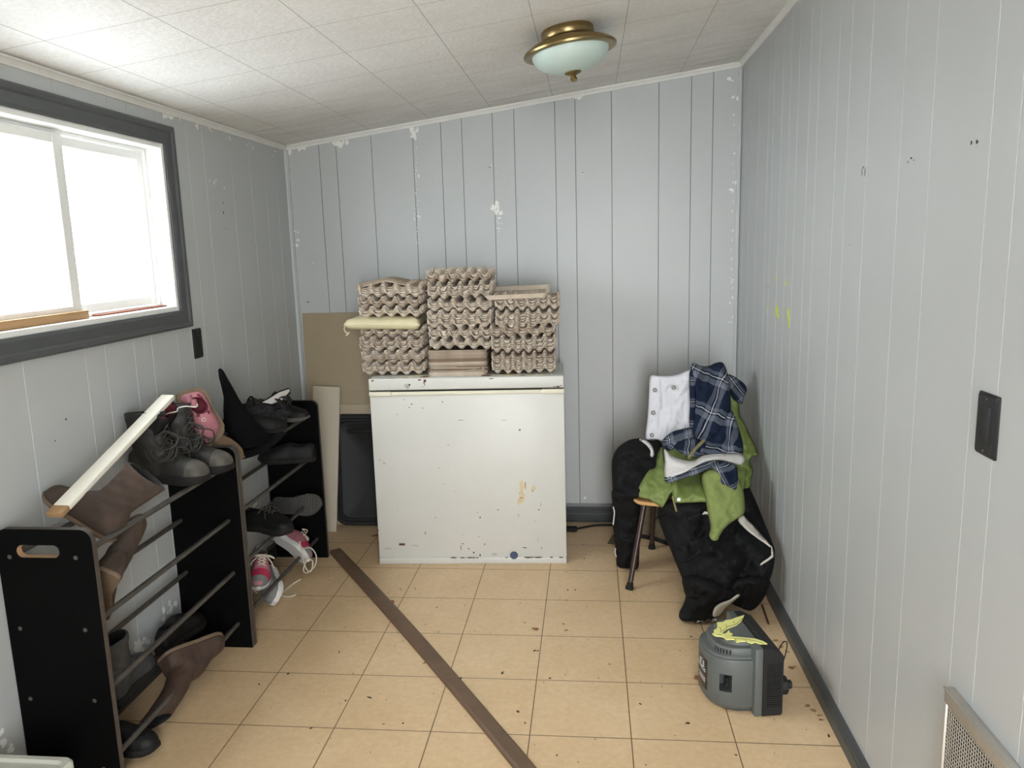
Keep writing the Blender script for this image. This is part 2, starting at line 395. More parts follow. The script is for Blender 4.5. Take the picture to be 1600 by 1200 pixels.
def _inpoly(P, poly):
    x, y = P[:, 0], P[:, 1]; ins = np.zeros(len(P), bool); n = len(poly); j = n - 1
    for i in range(n):
        xi, yi = poly[i]; xj, yj = poly[j]
        c = ((yi > y) != (yj > y)) & (x < (xj - xi) * (y - yi) / (yj - yi + 1e-12) + xi)
        ins ^= c; j = i
    return ins
def cloth(name, outline, thick, m, parent=None, folds=(), step=5.0, edge=10.0, back=.35, inner=(), uv=None, rough=.0015, smooth_out=True, xmax=1.834, zmin=.004, seed=None, flat=False, crease=None, csize=None):
    """A soft solid garment panel.  outline: (px,py,Y) key points round the panel, each with its own depth in the room;
    the surface between them follows those depths, is padded to `thick`, creased along `folds` and closed at the back."""
    key = [np.array(p, float) for p in outline]
    edge *= .72
    if seed is None: seed = int(sum(p[0] + p[1] for p in outline)) % 97
    if crease is None: crease = {'black_shell': .020, 'green_shell': .018, 'green_fleece': .010, 'white_denim': .009, 'navy_flannel_check': .013, 'white_sherpa': .006}.get(m.name, 0) * min(1, thick / .03)
    if step == 5.0: step = 3.2
    if csize is None: csize = 24 if m.name == 'black_shell' else 15
    bd = spline(key, 5, True) if smooth_out else [key[i] * (1 - t) + key[(i + 1) % len(key)] * t for i in range(len(key)) for t in (0, .25, .5, .75)]
    # resample to a regular spacing
    res = []; acc = 0
    for i in range(len(bd)):
        a, b = bd[i], bd[(i + 1) % len(bd)]; d = np.linalg.norm((b - a)[:2])
        k = max(1, int(round(d / step)))
        for q in range(k): res.append(a + (b - a) * q / k)
    out = [res[0]]
    for p in res[1:]:
        if np.linalg.norm((p - out[-1])[:2]) > step * .45: out.append(p)
    if np.linalg.norm((out[0] - out[-1])[:2]) < step * .45: out.pop()
    B = np.array(out); poly = B[:, :2]; nb = len(B)
    rng = np.random.default_rng(seed + 11)
    x0, y0 = poly.min(0); x1, y1 = poly.max(0)
    gx, gy = np.meshgrid(np.arange(x0 + step * .5, x1, step), np.arange(y0 + step * .5, y1, step * .87))
    gx = gx + (np.arange(gx.shape[0]) % 2)[:, None] * step * .5
    G = np.stack([gx.ravel(), gy.ravel()], 1); G = G[_inpoly(G, poly)]
    def dist_b(P):
        d = np.full(len(P), 1e9)
        for i in range(nb):
            a, b = poly[i], poly[(i + 1) % nb]; ab = b - a
            t = np.clip(((P - a) @ ab) / (ab @ ab + 1e-12), 0, 1)
            d = np.minimum(d, np.linalg.norm(P - a - t[:, None] * ab, axis=1))
        return d
    dG = dist_b(G); keep = dG > step * .5; G = G[keep]; dG = dG[keep]
    P2 = np.concatenate([poly, G]); D = np.concatenate([np.zeros(nb), dG])
    ctl = np.concatenate([B] + ([np.array(inner, float)] if len(inner) else []))
    w = 1.0 / (np.linalg.norm(P2[:, None, :] - ctl[None, :, :2], axis=2) ** 2.6 + 1e-3)
    Yv = (w * ctl[None, :, 2]).sum(1) / w.sum(1); Yv[:nb] = B[:, 2]
    s = np.clip(D / edge, 0, 1); prof = np.sqrt(np.clip(1 - (1 - s) ** 2, 0, 1))
    h = thick * prof
    fd = np.zeros(len(P2))
    for f in folds:
        (ax, ay), (bx, by), amp, wd = f
        a = np.array([ax, ay], float); ab = np.array([bx - ax, by - ay], float)
        tt = ((P2 - a) @ ab) / (ab @ ab); t = np.clip(tt, 0, 1)
        # creases wander a little
        nrm = np.array([-ab[1], ab[0]]) / np.linalg.norm(ab)
        off = (P2 - a - t[:, None] * ab) @ nrm + 1.6 * np.sin(t * 7 + ax)
        dl = np.linalg.norm(P2 - a - t[:, None] * ab, axis=1); dl = np.where((tt > 0) & (tt < 1), np.abs(off), dl)
        fd += amp * np.exp(-(dl / wd) ** 2) * (1 - .5 * np.abs(2 * t - 1) ** 3)
    ph = rng.uniform(0, 6, 8)
    fd += rough * (np.sin(P2[:, 0] * .21 + P2[:, 1] * .07 + ph[0]) + np.sin(P2[:, 1] * .19 - P2[:, 0] * .11 + ph[1]) + .7 * np.sin(P2[:, 0] * .43 + P2[:, 1] * .31 + ph[2]))
    if not flat: h = h + fd * s
    if crease:
        from mathutils import noise as _nz
        for i in range(len(P2)):
            x, y = P2[i] / csize; w_ = _nz.noise(Vector((x * .6, y * .6, seed + 3.3))) * .9
            r1 = 1 - 2 * abs(_nz.noise(Vector((x + w_, y * .8 + w_, seed + .7)))); r2 = 1 - 2 * abs(_nz.noise(Vector((x * 2.1 - w_, y * 1.7, seed + 9.1))))
            h[i] += s[i] * crease * ((r1 - .55) + .45 * (r2 - .55))
    res2 = geometry.delaunay_2d_cdt([Vector(p) for p in P2], [(i, (i + 1) % nb) for i in range(nb)], [], 0, 1e-6)
    V2, F2 = res2[0], res2[2]; orig = res2[3]
    V2a = np.array([v[:] for v in V2]); cen = np.array([V2a[list(f)].mean(0) for f in F2]); ok = _inpoly(cen, poly)
    def clampP(px, py, Y):
        p = aY(px, py, Y)
        if p.x > xmax: p = aX(px, py, xmax)
        if p.z < zmin: p = aZ(px, py, zmin)
        return p
    bm = bmesh.new(); fr = []; bk = []
    uvl = bm.loops.layers.uv.new('UV'); uvs = {}
    for i in range(len(V2)):
        o = orig[i][0] if len(orig[i]) else 0
        px, py = V2a[i]; p = clampP(px, py, Yv[o]); d = (CP - p).normalized(); d.z *= .4; d.normalize()
        q = p + d * h[o]
        if q.x > xmax: q.x = xmax
        if q.z < zmin: q.z = zmin
        v = bm.verts.new(q); fr.append(v)
        if D[o] <= 1e-6: bk.append(v)
        else:
            q2 = p - d * (thick * back * prof[o] + .0015)
            q2.x = min(q2.x, xmax + .002); q2.z = max(q2.z, .001); v2 = bm.verts.new(q2); bk.append(v2)
        if uv:
            ang, sc, ox, oy = uv; c, sn = math.cos(ang), math.sin(ang)
            warp = fd[o] * 260
            u_ = ((px + warp) * c + (py + warp * .7) * sn) / sc + ox; v_ = (-(px + warp * .5) * sn + (py + warp) * c) / sc + oy
            uvs[v] = (u_, v_); uvs[bk[-1]] = (u_, v_)
    for f, k in zip(F2, ok):
        if not k: continue
        try: bm.faces.new([fr[i] for i in f])
        except ValueError: pass
        if all(fr[i] is bk[i] for i in f): continue
        try: bm.faces.new([bk[i] for i in f][::-1])
        except ValueError: pass
    if uv:
        for f in bm.faces:
            for l in f.loops: l[uvl].uv = uvs.get(l.vert, (0, 0))
    loose = [v for v in bm.verts if not v.link_faces]
    bmesh.ops.delete(bm, geom=loose, context='VERTS')
    return build(name, bm, m, parent, 'all')

ORD = ['zeroth', 'first', 'second', 'third', 'fourth', 'fifth', 'sixth', 'seventh', 'eighth', 'ninth', 'tenth', 'eleventh', 'twelfth', 'thirteenth', 'fourteenth', 'fifteenth', 'sixteenth', 'seventeenth', 'eighteenth', 'nineteenth', 'twentieth', 'twenty-first', 'twenty-second', 'twenty-third', 'twenty-fourth', 'twenty-fifth', 'twenty-sixth', 'twenty-seventh', 'twenty-eighth', 'twenty-ninth', 'thirtieth']
exec_parts = []
# ================================================================== SETTING
def zc(x): return 1.994 + .1305 * (x - XL)
bm = bmesh.new(); box(bm, XL - .12, XR + .12, YF - .12, YB + .12, -.08, 0)
tag(build('floor', bm, floor_mat()), kind='structure')
bm = bmesh.new()
A = [bm.verts.new((x, y, zc(x) + d)) for d in (0, .08) for x, y in ((XL - .12, YF - .12), (XR + .12, YF - .12), (XR + .12, YB + .12), (XL - .12, YB + .12))]
for q in ((0, 1, 2, 3), (4, 5, 6, 7), (0, 1, 5, 4), (1, 2, 6, 5), (2, 3, 7, 6), (3, 0, 4, 7)): bm.faces.new([A[i] for i in q])
tag(build('ceiling', bm, ceil_mat()), kind='structure')

def panel_wall(bm, T, a0, a1, z0, zt, grooves, gw=.0045, gd=.003, th=.12):
    """vertical panelling with V grooves.  T(a, depth, z) -> point (depth grows away from the room); zt: height as f(a)"""
    pr = [(a0, 0, 0)]
    for g in sorted(grooves):
        if a0 + gw < g < a1 - gw: pr += [(g - gw / 2, 0, 1), (g, gd, 1), (g + gw / 2, 0, 0)]
    pr.append((a1, 0, 0))
    F0 = [bm.verts.new(T(a, d, z0)) for a, d, _ in pr]; F1 = [bm.verts.new(T(a, d, zt(a))) for a, d, _ in pr]
    for i in range(len(pr) - 1):
        f = bm.faces.new((F0[i], F0[i + 1], F1[i + 1], F1[i])); f.material_index = pr[i][2]
    K = [bm.verts.new(T(a, th, z)) for a, z in ((a0, z0), (a1, z0), (a1, zt(a1)), (a0, zt(a0)))]
    bm.faces.new(K[::-1])
    bm.faces.new(F0[::-1] + [K[0], K[1]][0:2] if False else [F0[0], K[0], K[1], F0[-1]] + F0[-2:0:-1])
    bm.faces.new([F1[-1], K[2], K[3], F1[0]] + F1[1:-1])
    bm.faces.new((F0[-1], K[1], K[2], F1[-1])); bm.faces.new((F0[0], F1[0], K[3], K[0]))
def marks(bm, pts, plane, mi, T2, th0=.0007):
    """flaked patches, each a thin ragged flake standing on the wall.  pts: (px,py,radius_m,stretch_h,stretch_v)"""
    for (px, py, r, sh, sv) in pts:
        ax, v = plane; p = at(px, py, ax, v); th = th0 * random.uniform(.6, 1.6); o = blob(r, random.randint(9, 14), .5, sh, sv)
        L0 = []; L1 = []
        for (u, w) in o:
            q = Vector((p.x + u, p.y, p.z + w)) if ax == 1 else Vector((p.x, p.y + u, p.z + w))
            L0.append(q)
        vs = [bm.verts.new(T2(q, th)) for q in L0]
        f = bm.faces.new(vs); f.material_index = mi
        vb = [bm.verts.new(T2(q, -th)) for q in L0]
        for i in range(len(vs)):
            g = bm.faces.new((vs[i], vs[(i + 1) % len(vs)], vb[(i + 1) % len(vb)], vb[i])); g.material_index = mi
random.seed(21)
# back wall
bm = bmesh.new()
gb = [-.256, -.166, .018, .232, .376, .482, .636, .744, .946, 1.045, 1.222, 1.45, 1.604, 1.707]
panel_wall(bm, lambda a, d, z: Vector((a, YB + d, z)), XL, XR, 0, zc, gb, .0034, .0026)
pk = []
for (px, py, n, r) in [(455, 234, 5, .014), (472, 230, 6, .013), (528, 224, 6, .014), (540, 221, 5, .008), (648, 204, 8, .010), (645, 212, 4, .008), (905, 148, 5, .010), (895, 151, 4, .009), (880, 152, 3, .006), (775, 322, 9, .010), (779, 330, 5, .008), (776, 336, 3, .006), (652, 277, 2, .008), (651, 340, 4, .005), (652, 330, 3, .004), (1145, 122, 3, .009), (1150, 152, 5, .008), (1147, 285, 2, .008), (1147, 296, 2, .008), (1149, 318, 2, .004), (461, 375, 3, .007), (462, 386, 3, .006), (779, 345, 3, .003), (776, 360, 3, .003), (489, 411, 1, .006), (911, 271, 1, .007), (767, 259, 1, .007), (914, 778, 1, .006), (776, 268, 1, .004), (1144, 440, 3, .004), (1146, 470, 3, .005), (1141, 500, 3, .004), (462, 360, 3, .004)]:
    for k in range(n): pk.append((px + random.uniform(-6, 6) * (n > 1), py + random.uniform(-5, 5) * (n > 1), r * random.uniform(.4, 1.15), 1, random.uniform(.7, 1.5)))
for k in range(26): pk.append((649 + (k * 3.1) * .07 + random.uniform(-2.5, 2.5), 230 + k * 6, random.uniform(.0012, .004), .7, 1.4))
for k in range(22): pk.append((1148 - k * .25 + random.uniform(-2.5, 2), 180 + k * 15, random.uniform(.0015, .004), 1, 1.3))
marks(bm, pk, (1, YB), 2, lambda q, t: Vector((q.x, YB - t, q.z)))
marks(bm, [(1155, 115, .004, 1, 1), (481, 472, .004, 1.4, .7), (911, 270, .003, 1, 1), (765, 261, .003, 1, 1)], (1, YB), 3, lambda q, t: Vector((q.x, YB - t * 1.5, q.z)))
tag(build('wall_back', bm, [M['wall'], M['groove'], M['peel'], M['nick']], normals=True), kind='structure')
# right wall
bm = bmesh.new()
gr = [.55, .42, .25, .06, -.03, -.169, -.287, -.405, -.549, -.653, -.857, -.964, -1.13, -1.36, -1.53, -1.788, -1.885, -2.05, -2.2, -2.35, -2.6, -2.75, -2.95, -3.2, -3.4, -3.6, -3.8, -4.0]
panel_wall(bm, lambda a, d, z: Vector((XR + d, a, z)), YF, YB, 0, lambda a: zc(XR), gr, .0032, .002)
T2 = lambda q, t: Vector((XR - t, q.y, q.z))
marks(bm, [(1200, 480, .004, .6, 3.2), (1198, 487, .003, .6, 3), (1214, 486, .012, 1.7, 1.5), (1215, 493, .010, 1.7, 1.3), (1232, 490, .010, 1.6, 2.3), (1233, 503, .008, 1.5, 2.4), (1213, 435, .007, 2, 1.2), (1229, 442, .007, 1.8, 1), (1212, 478, .003, .5, 3)], (0, XR), 2, T2)
marks(bm, [(1347, 269, .003, .5, 4.0), (1352, 268, .003, .5, 3.2), (1349, 262, .003, 1, 1), (1424, 247, .0035, 1.6, .6), (1419, 253, .002, 1, 1), (1518, 223, .003, 1, 1), (1527, 222, .003, 1, 1.2), (1200, 448, .002, .5, 5), (1213, 496, .003, .7, 1.6), (1428, 250, .0015, 1, 1), (1328, 383, .0015, 1, 1)], (0, XR), 3, T2)
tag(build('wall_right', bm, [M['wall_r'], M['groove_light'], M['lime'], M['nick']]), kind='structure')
# left wall round the window opening
WY0, WY1, WZ0, WZ1 = -1.61, -.545, 1.255, 1.862
gl = [.5, .36, .2, .009, -.233, -.362, -.468, -.577, -.75, -.86, -1.02, -1.12, -1.386, -1.55, -1.75, -1.95, -2.1, -2.4, -2.6, -2.9, -3.2, -3.5, -3.8, -4.1]
bm = bmesh.new(); TL = lambda a, d, z: Vector((XL - d, a, z))
panel_wall(bm, TL, YF, WY0, 0, lambda a: zc(XL), gl, .003, .0015); panel_wall(bm, TL, WY1, YB, 0, lambda a: zc(XL), gl, .003, .0015)
panel_wall(bm, TL, WY0, WY1, 0, lambda a: WZ0, gl, .003, .0015); panel_wall(bm, TL, WY0, WY1, WZ1, lambda a: zc(XL), gl, .003, .0015)
pk = []
for (px, py, n, r) in [(232, 165, 3, .010), (262, 182, 8, .013), (258, 178, 4, .010), (285, 182, 5, .006), (308, 193, 5, .007), (335, 205, 4, .006), (352, 215, 3, .005), (392, 228, 3, .005), (421, 240, 2, .005), (436, 232, 3, .006), (335, 283, 4, .006), (355, 290, 2, .004), (218, 1011, 7, .016), (225, 1003, 5, .012), (262, 955, 6, .013), (256, 972, 5, .012), (268, 945, 4, .010), (400, 790, 5, .012), (402, 800, 5, .012), (394, 806, 4, .010), (382, 702, 4, .008), (4, 1160, 4, .012), (12, 1168, 4, .010), (0, 1150, 4, .010)]:
    for k in range(n): pk.append((px + random.uniform(-8, 8), py + random.uniform(-5, 5), r * random.uniform(.35, 1.1), 1, random.uniform(.7, 1.4)))
T2 = lambda q, t: Vector((XL + t, q.y, q.z))
marks(bm, pk, (0, XL), 2, T2)
marks(bm, [(349, 317, .003, 1, 1), (349, 332, .004, 1, 1.5), (352, 357, .003, 1, 1), (328, 305, .002, 1, 1), (103, 655, .003, 1, 1), (86, 689, .002, 1, 1)], (0, XL), 3, T2)
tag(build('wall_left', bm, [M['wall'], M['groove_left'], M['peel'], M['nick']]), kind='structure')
# front wall (behind the camera); unseen opening placed and sized for frontal light
DX0, DX1, DZ = 1.05, 1.76, 2.05
bm = bmesh.new()
box(bm, XL - .12, DX0, YF - .12, YF, 0, zc(XL) + .02); box(bm, DX1, XR + .12, YF - .12, YF, 0, zc(DX1))
vs = [bm.verts.new((x, y, z)) for y in (YF - .12, YF) for x, z in ((DX0, DZ), (DX1, DZ), (DX1, zc(DX1)), (DX0, zc(DX0)))]
for q in ((0, 1, 2, 3), (4, 5, 6, 7), (0, 1, 5, 4), (2, 3, 7, 6)): bm.faces.new([vs[i] for i in q])
tag(build('wall_front', bm, M['wall']), kind='structure')
bm = bmesh.new()
box(bm, DX0 - .07, DX0, YF, YF + .02, 0, DZ + .07, .004); box(bm, DX1, DX1 + .07, YF, YF + .02, 0, DZ + .07, .004); box(bm, DX0, DX1, YF, YF + .02, DZ, DZ + .07, .004)
tag(build('door_1', bm, M['char']), kind='structure')

# trims
def trim_run(name, p0, p1, prof_dirs, prof, m):
    """moulding: profile (u,v) in the two given directions swept from p0 to p1"""
    bm = bmesh.new(); U, V = [Vector(d) for d in prof_dirs]
    loft(bm, [[Vector(p) + U * u + V * v for u, v in prof] for p in (p0, p1)])
    return tag(build(name, bm, m), kind='structure')
cove = [(0, 0), (.022, 0), (.022, .006), (.016, .009), (.009, .016), (.006, .022), (0, .022)]
n = Vector((-.1305, 0, 1)).normalized(); sl = Vector((1, 0, .1305)).normalized()
trim_run('trim_1', (XL, YB, zc(XL)), (XR, YB, zc(XR)), ((0, -1, 0), -n), cove, M['trim'])
trim_run('trim_2', (XR, YF, zc(XR)), (XR, YB, zc(XR)), ((-1, 0, 0), (0, 0, -1)), cove, M['trim'])
trim_run('trim_3', (XL, YF, zc(XL)), (XL, YB, zc(XL)), ((1, 0, 0), (0, 0, -1)), cove, M['trim'])
trim_run('trim_4', (XR, YB, .1), (XR, YB, zc(XR) - .02), ((-1, 0, 0), (0, -1, 0)), [(0.004, 0), (.018, 0), (.018, .006), (.010, .012), (.004, .012)], M['wall'])
trim_run('trim_5', (XL, YB, .1), (XL, YB, zc(XL) - .02), ((1, 0, 0), (0, -1, 0)), [(0, 0), (.018, 0), (.016, .008), (.008, .016), (0, .018)], M['wall'])
bp = [(0, 0), (.015, 0), (.015, .045), (.0125, .05), (.0125, .066), (.009, .072), (.009, .085), (.004, .1), (0, .1)]
trim_run('baseboard_back', (XL, YB, 0), (XR, YB, 0), ((0, -1, 0), (0, 0, 1)), bp, M['based'])
bp2 = [(0, 0), (.020, 0), (.020, .036), (.0165, .040), (.0165, .046), (.008, .058), (0, .060)]
trim_run('baseboard_right', (XR, YF, 0), (XR, YB - .015, 0), ((-1, 0, 0), (0, 0, 1)), bp2, M['base'])
trim_run('baseboard_left', (XL, YF, 0), (XL, YB - .015, 0), ((1, 0, 0), (0, 0, 1)), [(0, 0), (.014, 0), (.014, .05), (.008, .066), (0, .07)], M['based'])

# window: charcoal casing, vinyl frame with two sliding sashes
win = empty('window_1', (XL, (WY0 + WY1) / 2, WZ0), kind='structure')
def wpart(name, bm, m, parent, smooth=False):
    o = build(name, bm, m, None, smooth); o.parent = parent; o.matrix_parent_inverse = Matrix.Translation(-Vector(win.location)); return o
bm = bmesh.new()
CW = .066
prof = [(0, 0), (.010, 0), (.014, .010), (.014, .040), (.020, .046), (.022, .058), (.016, CW), (0, CW)]
ring = [(WY0, WZ0, -1, -1), (WY1, WZ0, 1, -1), (WY1, WZ1, 1, 1), (WY0, WZ1, -1, 1)]
R = [[bm.verts.new((XL + d, y + sy * w, z + sz * w)) for d, w in prof] for y, z, sy, sz in ring]
for i in range(4):
    a, b = R[i], R[(i + 1) % 4]
    for k in range(len(prof)): bm.faces.new((a[k], a[(k + 1) % len(prof)], b[(k + 1) % len(prof)], b[k]))
wpart('casing', bm, M['char'], win)
bm = bmesh.new(); J = .018; X0 = XL - .105
for (y0, y1, z0, z1) in ((WY0, WY0 + J, WZ0, WZ1), (WY1 - J, WY1, WZ0, WZ1), (WY0 + J, WY1 - J, WZ0, WZ0 + J), (WY0 + J, WY1 - J, WZ1 - J, WZ1)):
    box(bm, X0, XL + .004, y0, y1, z0, z1, .002)
for (y0, y1, z0, z1) in ((WY0 + J, WY0 + J + .012, WZ0 + J, WZ1 - J), (WY1 - J - .012, WY1 - J, WZ0 + J, WZ1 - J), (WY0 + J + .012, WY1 - J - .012, WZ0 + J, WZ0 + J + .010), (WY0 + J + .012, WY1 - J - .012, WZ1 - J - .012, WZ1 - J)):
    box(bm, X0 + .012, XL - .055, y0, y1, z0, z1, .002)
wpart('frame', bm, M['vinyl'], win)
def sash(y0, y1, xc, stile):
    z0, z1 = WZ0 + .03, WZ1 - .032; bm = bmesh.new()
    for (a, b, c, d) in ((y0, y0 + stile, z0, z1), (y1 - stile, y1, z0, z1), (y0 + stile, y1 - stile, z0, z0 + .03), (y0 + stile, y1 - stile, z1 - .03, z1)):
        box(bm, xc - .010, xc + .010, a, b, c, d, .003)
    s = wpart('sash', bm, M['vinyl'], win)
    bm = bmesh.new(); box(bm, xc - .0025, xc + .0025, y0 + stile - .004, y1 - stile + .004, z0 + .026, z1 - .026)
    p = build('pane', bm, M['glass']); p.parent = s
sash(-1.095, WY1 - .032, XL - .075, .032); sash(WY0 + .032, -1.045, XL - .05, .045)
bm = bmesh.new(); box(bm, XL - .040, XL - .020, WY0 + J, -1.045, WZ0 + J, WZ0 + J + .026, .002); tag(wpart('stop_strip', bm, M['rawwood'], win), 'bare wooden strip in the window track')
bm = bmesh.new(); box(bm, XL - .055, XL - .034, -.98, WY1 - J - .002, WZ0 + J, WZ0 + J + .006, .001); tag(wpart('track_strip', bm, M['redwood'], win), 'reddish strip in the window track')

# snowy yard outside
bm = bmesh.new(); box(bm, -14, 14, -16, 14, -.6, -.5)
tag(build('ground', bm, M['snowground']), kind='structure')

# ------------------------------------------------------------------ light
W = bpy.data.worlds.new('overcast_sky'); SC.world = W; W.use_nodes = True
nt = W.node_tree; nt.nodes.clear()
o = nt.nodes.new('ShaderNodeOutputWorld'); b = nt.nodes.new('ShaderNodeBackground'); b.inputs[0].default_value = (.95, .975, 1, 1); b.inputs[1].default_value = SKY = 11.0
nt.links.new(b.outputs[0], o.inputs[0])
def portal(name, loc, rot, sx, sy):
    l = bpy.data.lights.new(name, 'AREA'); l.shape = 'RECTANGLE'; l.size = sx; l.size_y = sy; l.cycles.is_portal = True
    p = bpy.data.objects.new(name, l); COL.objects.link(p); p.location = loc; p.rotation_euler = rot
portal('window_portal', (XL - .125, (WY0 + WY1) / 2, (WZ0 + WZ1) / 2), (0, -PI / 2, 0), WZ1 - WZ0, WY1 - WY0)
portal('door_portal', ((DX0 + DX1) / 2, YF - .13, DZ / 2), (PI / 2, 0, 0), DX1 - DX0, DZ)
V = SC.view_settings; V.view_transform = 'Standard'; V.look = 'None'; V.gamma = 1; V.use_curve_mapping = False; V.exposure = 1.17
# ================================================================== FREEZER (turned a little towards the camera)
FA, FB = Vector((.107, .044, 0)), Vector((.990, .081, 0)); FW = (FB - FA).length; FRZ = math.atan2(FB.y - FA.y, FB.x - FA.x); FD = .385; FH = .887
fz = empty('chest_freezer', FA, (0, 0, FRZ), 'white dented chest freezer with a stained lid, holding stacks of egg trays', 'freezer')
def f2l(px, py):
    """pixel on the freezer's front face -> (x, z) on that face"""
    n = Vector((-math.sin(FRZ), math.cos(FRZ), 0)); d = ray(px, py); p = CP + d * ((FA - CP).dot(n) / d.dot(n)); q = p - FA
    return q.x * math.cos(FRZ) + q.y * math.sin(FRZ), p.z
bm = bmesh.new(); box(bm, 0, FW, .004, FD, .028, .818, .006)
def front_marks(bm, pts, mi, y=.004):
    for px, py, r, sh, sv in pts:
        x, z = f2l(px, py); o = blob(r, 9, .5, sh, sv); th = random.uniform(.0004, .0009)
        a = [bm.verts.new((x + u, y - th, z + v)) for u, v in o]; b_ = [bm.verts.new((x + u, y + .001, z + v)) for u, v in o]
        f = bm.faces.new(a); f.material_index = mi
        for i in range(len(a)):
            f = bm.faces.new((a[i], a[(i + 1) % 9], b_[(i + 1) % 9], b_[i])); f.material_index = mi
random.seed(5)
sp = [(643, 632, .003, 1, 1), (639, 637, .0025, 1, 1), (660, 638, .003, 2, .5), (691, 628, .003, 1, 1), (720, 657, .003, 6, .3), (787, 657, .003, 4.5, .3), (812, 672, .004, 1, 1), (694, 756, .002, 1, 1), (680, 809, .0025, 1, 1), (750, 809, .003, 1, 1), (664, 834, .004, .5, 2.6), (746, 801, .0025, 1, 1), (720, 856, .003, .5, 4), (723, 850, .003, 2.5, .5), (740, 864, .004, .8, 1.4), (750, 868, .004, 1, 1.3), (757, 851, .003, .7, 1.6), (732, 858, .003, 1, 1), (722, 836, .002, 1, 1), (748, 839, .0025, 1, 1), (846, 857, .003, 1, 1), (591, 829, .003, 1, 1), (686, 732, .002, 1, 1), (712, 728, .002, 1, 1), (778, 797, .003, 1, 1), (710, 768, .002, 1, 1), (620, 797, .002, 1, 1), (820, 856, .004, 3, .6), (842, 797, .004, 1, .7), (836, 815, .003, 1, .7)]
front_marks(bm, sp, 1)
front_marks(bm, [(815, 762, .018, .7, 1.5), (816, 775, .02, .8, 1.4), (812, 784, .014, .8, 1.1), (833, 762, .012, .8, 1.0)], 2)
front_marks(bm, [(821, 758, .006, .5, 3), (815, 778, .006, 1.5, .7), (832, 767, .004, .8, 1.5), (812, 772, .004, 1.2, .8)], 4)
front_marks(bm, [(593, 719, .006, .7, 1), (600, 724, .008, 1.2, .7), (631, 625, .005, 1, .8), (620, 648, .004, 1, 1), (606, 858, .010, 1.8, .5), (648, 853, .010, 1.8, .5), (772, 866, .012, 1.5, .6), (810, 806, .006, .6, 1.6), (845, 790, .006, .5, 1.8), (700, 696, .006, 1, .6), (840, 843, .006, .4, 2.2)], 3)
build('body', bm, [M['freezer'], M['rust'], M['stain'], M['scuff'], M['mdf']], fz, True)
bm = bmesh.new(); box(bm, .002, FW - .002, -.004, FD, .0, .032, .003)
for k in range(16):
    x = random.uniform(.33, .52) if k < 6 else random.uniform(.55, FW - .02); prism(bm, blob(.007, 8, .5, random.uniform(1, 2.6), .35), -.0007, .001, Matrix.Translation((x, -.004, .031)) @ Matrix.Rotation(PI / 2, 4, 'X'), 1)
build('kick_strip', bm, [M['freezer'], M['rust']], fz, True)
bm = bmesh.new(); box(bm, .006, FW - .004, .006, FD - .01, .818, .833, .002); build('lid_seal', bm, M['dark'], fz)
bm = bmesh.new(); box(bm, 0, .10, -.008, .03, .806, .826, .004); box(bm, FW - .10, FW, -.008, .03, .806, .826, .004); box(bm, .09, FW - .09, -.003, .02, .807, .824, .003); tag(build('handle_rail', bm, M['gasket'], fz, True), 'cream plastic rail under the lid')
bm = bmesh.new(); box(bm, 0, FW, -.006, FD, .832, FH, .007, seg=3)
for k in range(44):
    x, y = random.uniform(.16, .80), random.gauss(.045, .022)
    if y < .004: continue
    prism(bm, blob(random.uniform(.004, .016), 9, .5, 1.6, .7), FH - .002, FH + random.uniform(.0006, .0016), Matrix.Translation((x, y, 0)), random.choice((1, 2, 2, 4)))
for (x, z, r, sx, sz, mi) in [(.175, .853, .010, 1.2, 1, 3), (.18, .846, .008, 1, 1, 3), (.187, .856, .005, 1, 1, 1), (.245, .848, .004, 2, .6, 3), (.255, .868, .008, .35, 1.8, 1), (.26, .876, .005, .8, 1.5, 1), (.235, .879, .004, 2, .7, 1), (.02, .879, .004, 1.6, .8, 1), (.56, .879, .004, 2.5, .6, 1), (.855, .838, .005, 2, .5, 1), (.87, .842, .003, 1.5, .7, 1), (.84, .838, .003, 1.5, .7, 1)]:
    prism(bm, blob(r, 9, .5, sx, sz), -.0008, .001, Matrix.Translation((x, -.006, z)) @ Matrix.Rotation(PI / 2, 4, 'X'), mi)
build('lid', bm, [M['freezer'], M['rust'], M['stain'], M['scuff'], M['mdf']], fz, True)
x, z = f2l(628, 851); bm = bmesh.new(); box(bm, x - .014, x + .014, .002, .0065, z - .005, z + .005); tag(build('badge_slot', bm, M['rust'], fz), 'small dark slot')
x, z = f2l(803, 868); bm = bmesh.new(); lathe(bm, [(0, -.006), (.015, -.006), (.0185, -.002), (.0185, .006), (0, .006)], 28, 0, Matrix.Translation((x, .0, z)) @ Matrix.Rotation(PI / 2, 4, 'X') @ Matrix.Scale(-1, 4, (0, 0, 1)))
tag(build('drain_plug', bm, M['plug'], fz, True), 'blue-grey round plug')
# power cord lying behind the freezer
bm = bmesh.new(); tube(bm, spline([(.92, .49, .012), (1.0, .50, .012), (1.04, .52, .007), (1.12, .565, .006), (1.22, .575, .006), (1.36, .585, .006), (1.5, .56, .006), (1.6, .50, .006)], 8), .0055, 8); box(bm, .93, 1.03, .475, .52, .0, .022, .007)
tag(build('power_cord', bm, M['rubber'], smooth=True), 'black power cord lying on the floor along the back baseboard', 'cord')

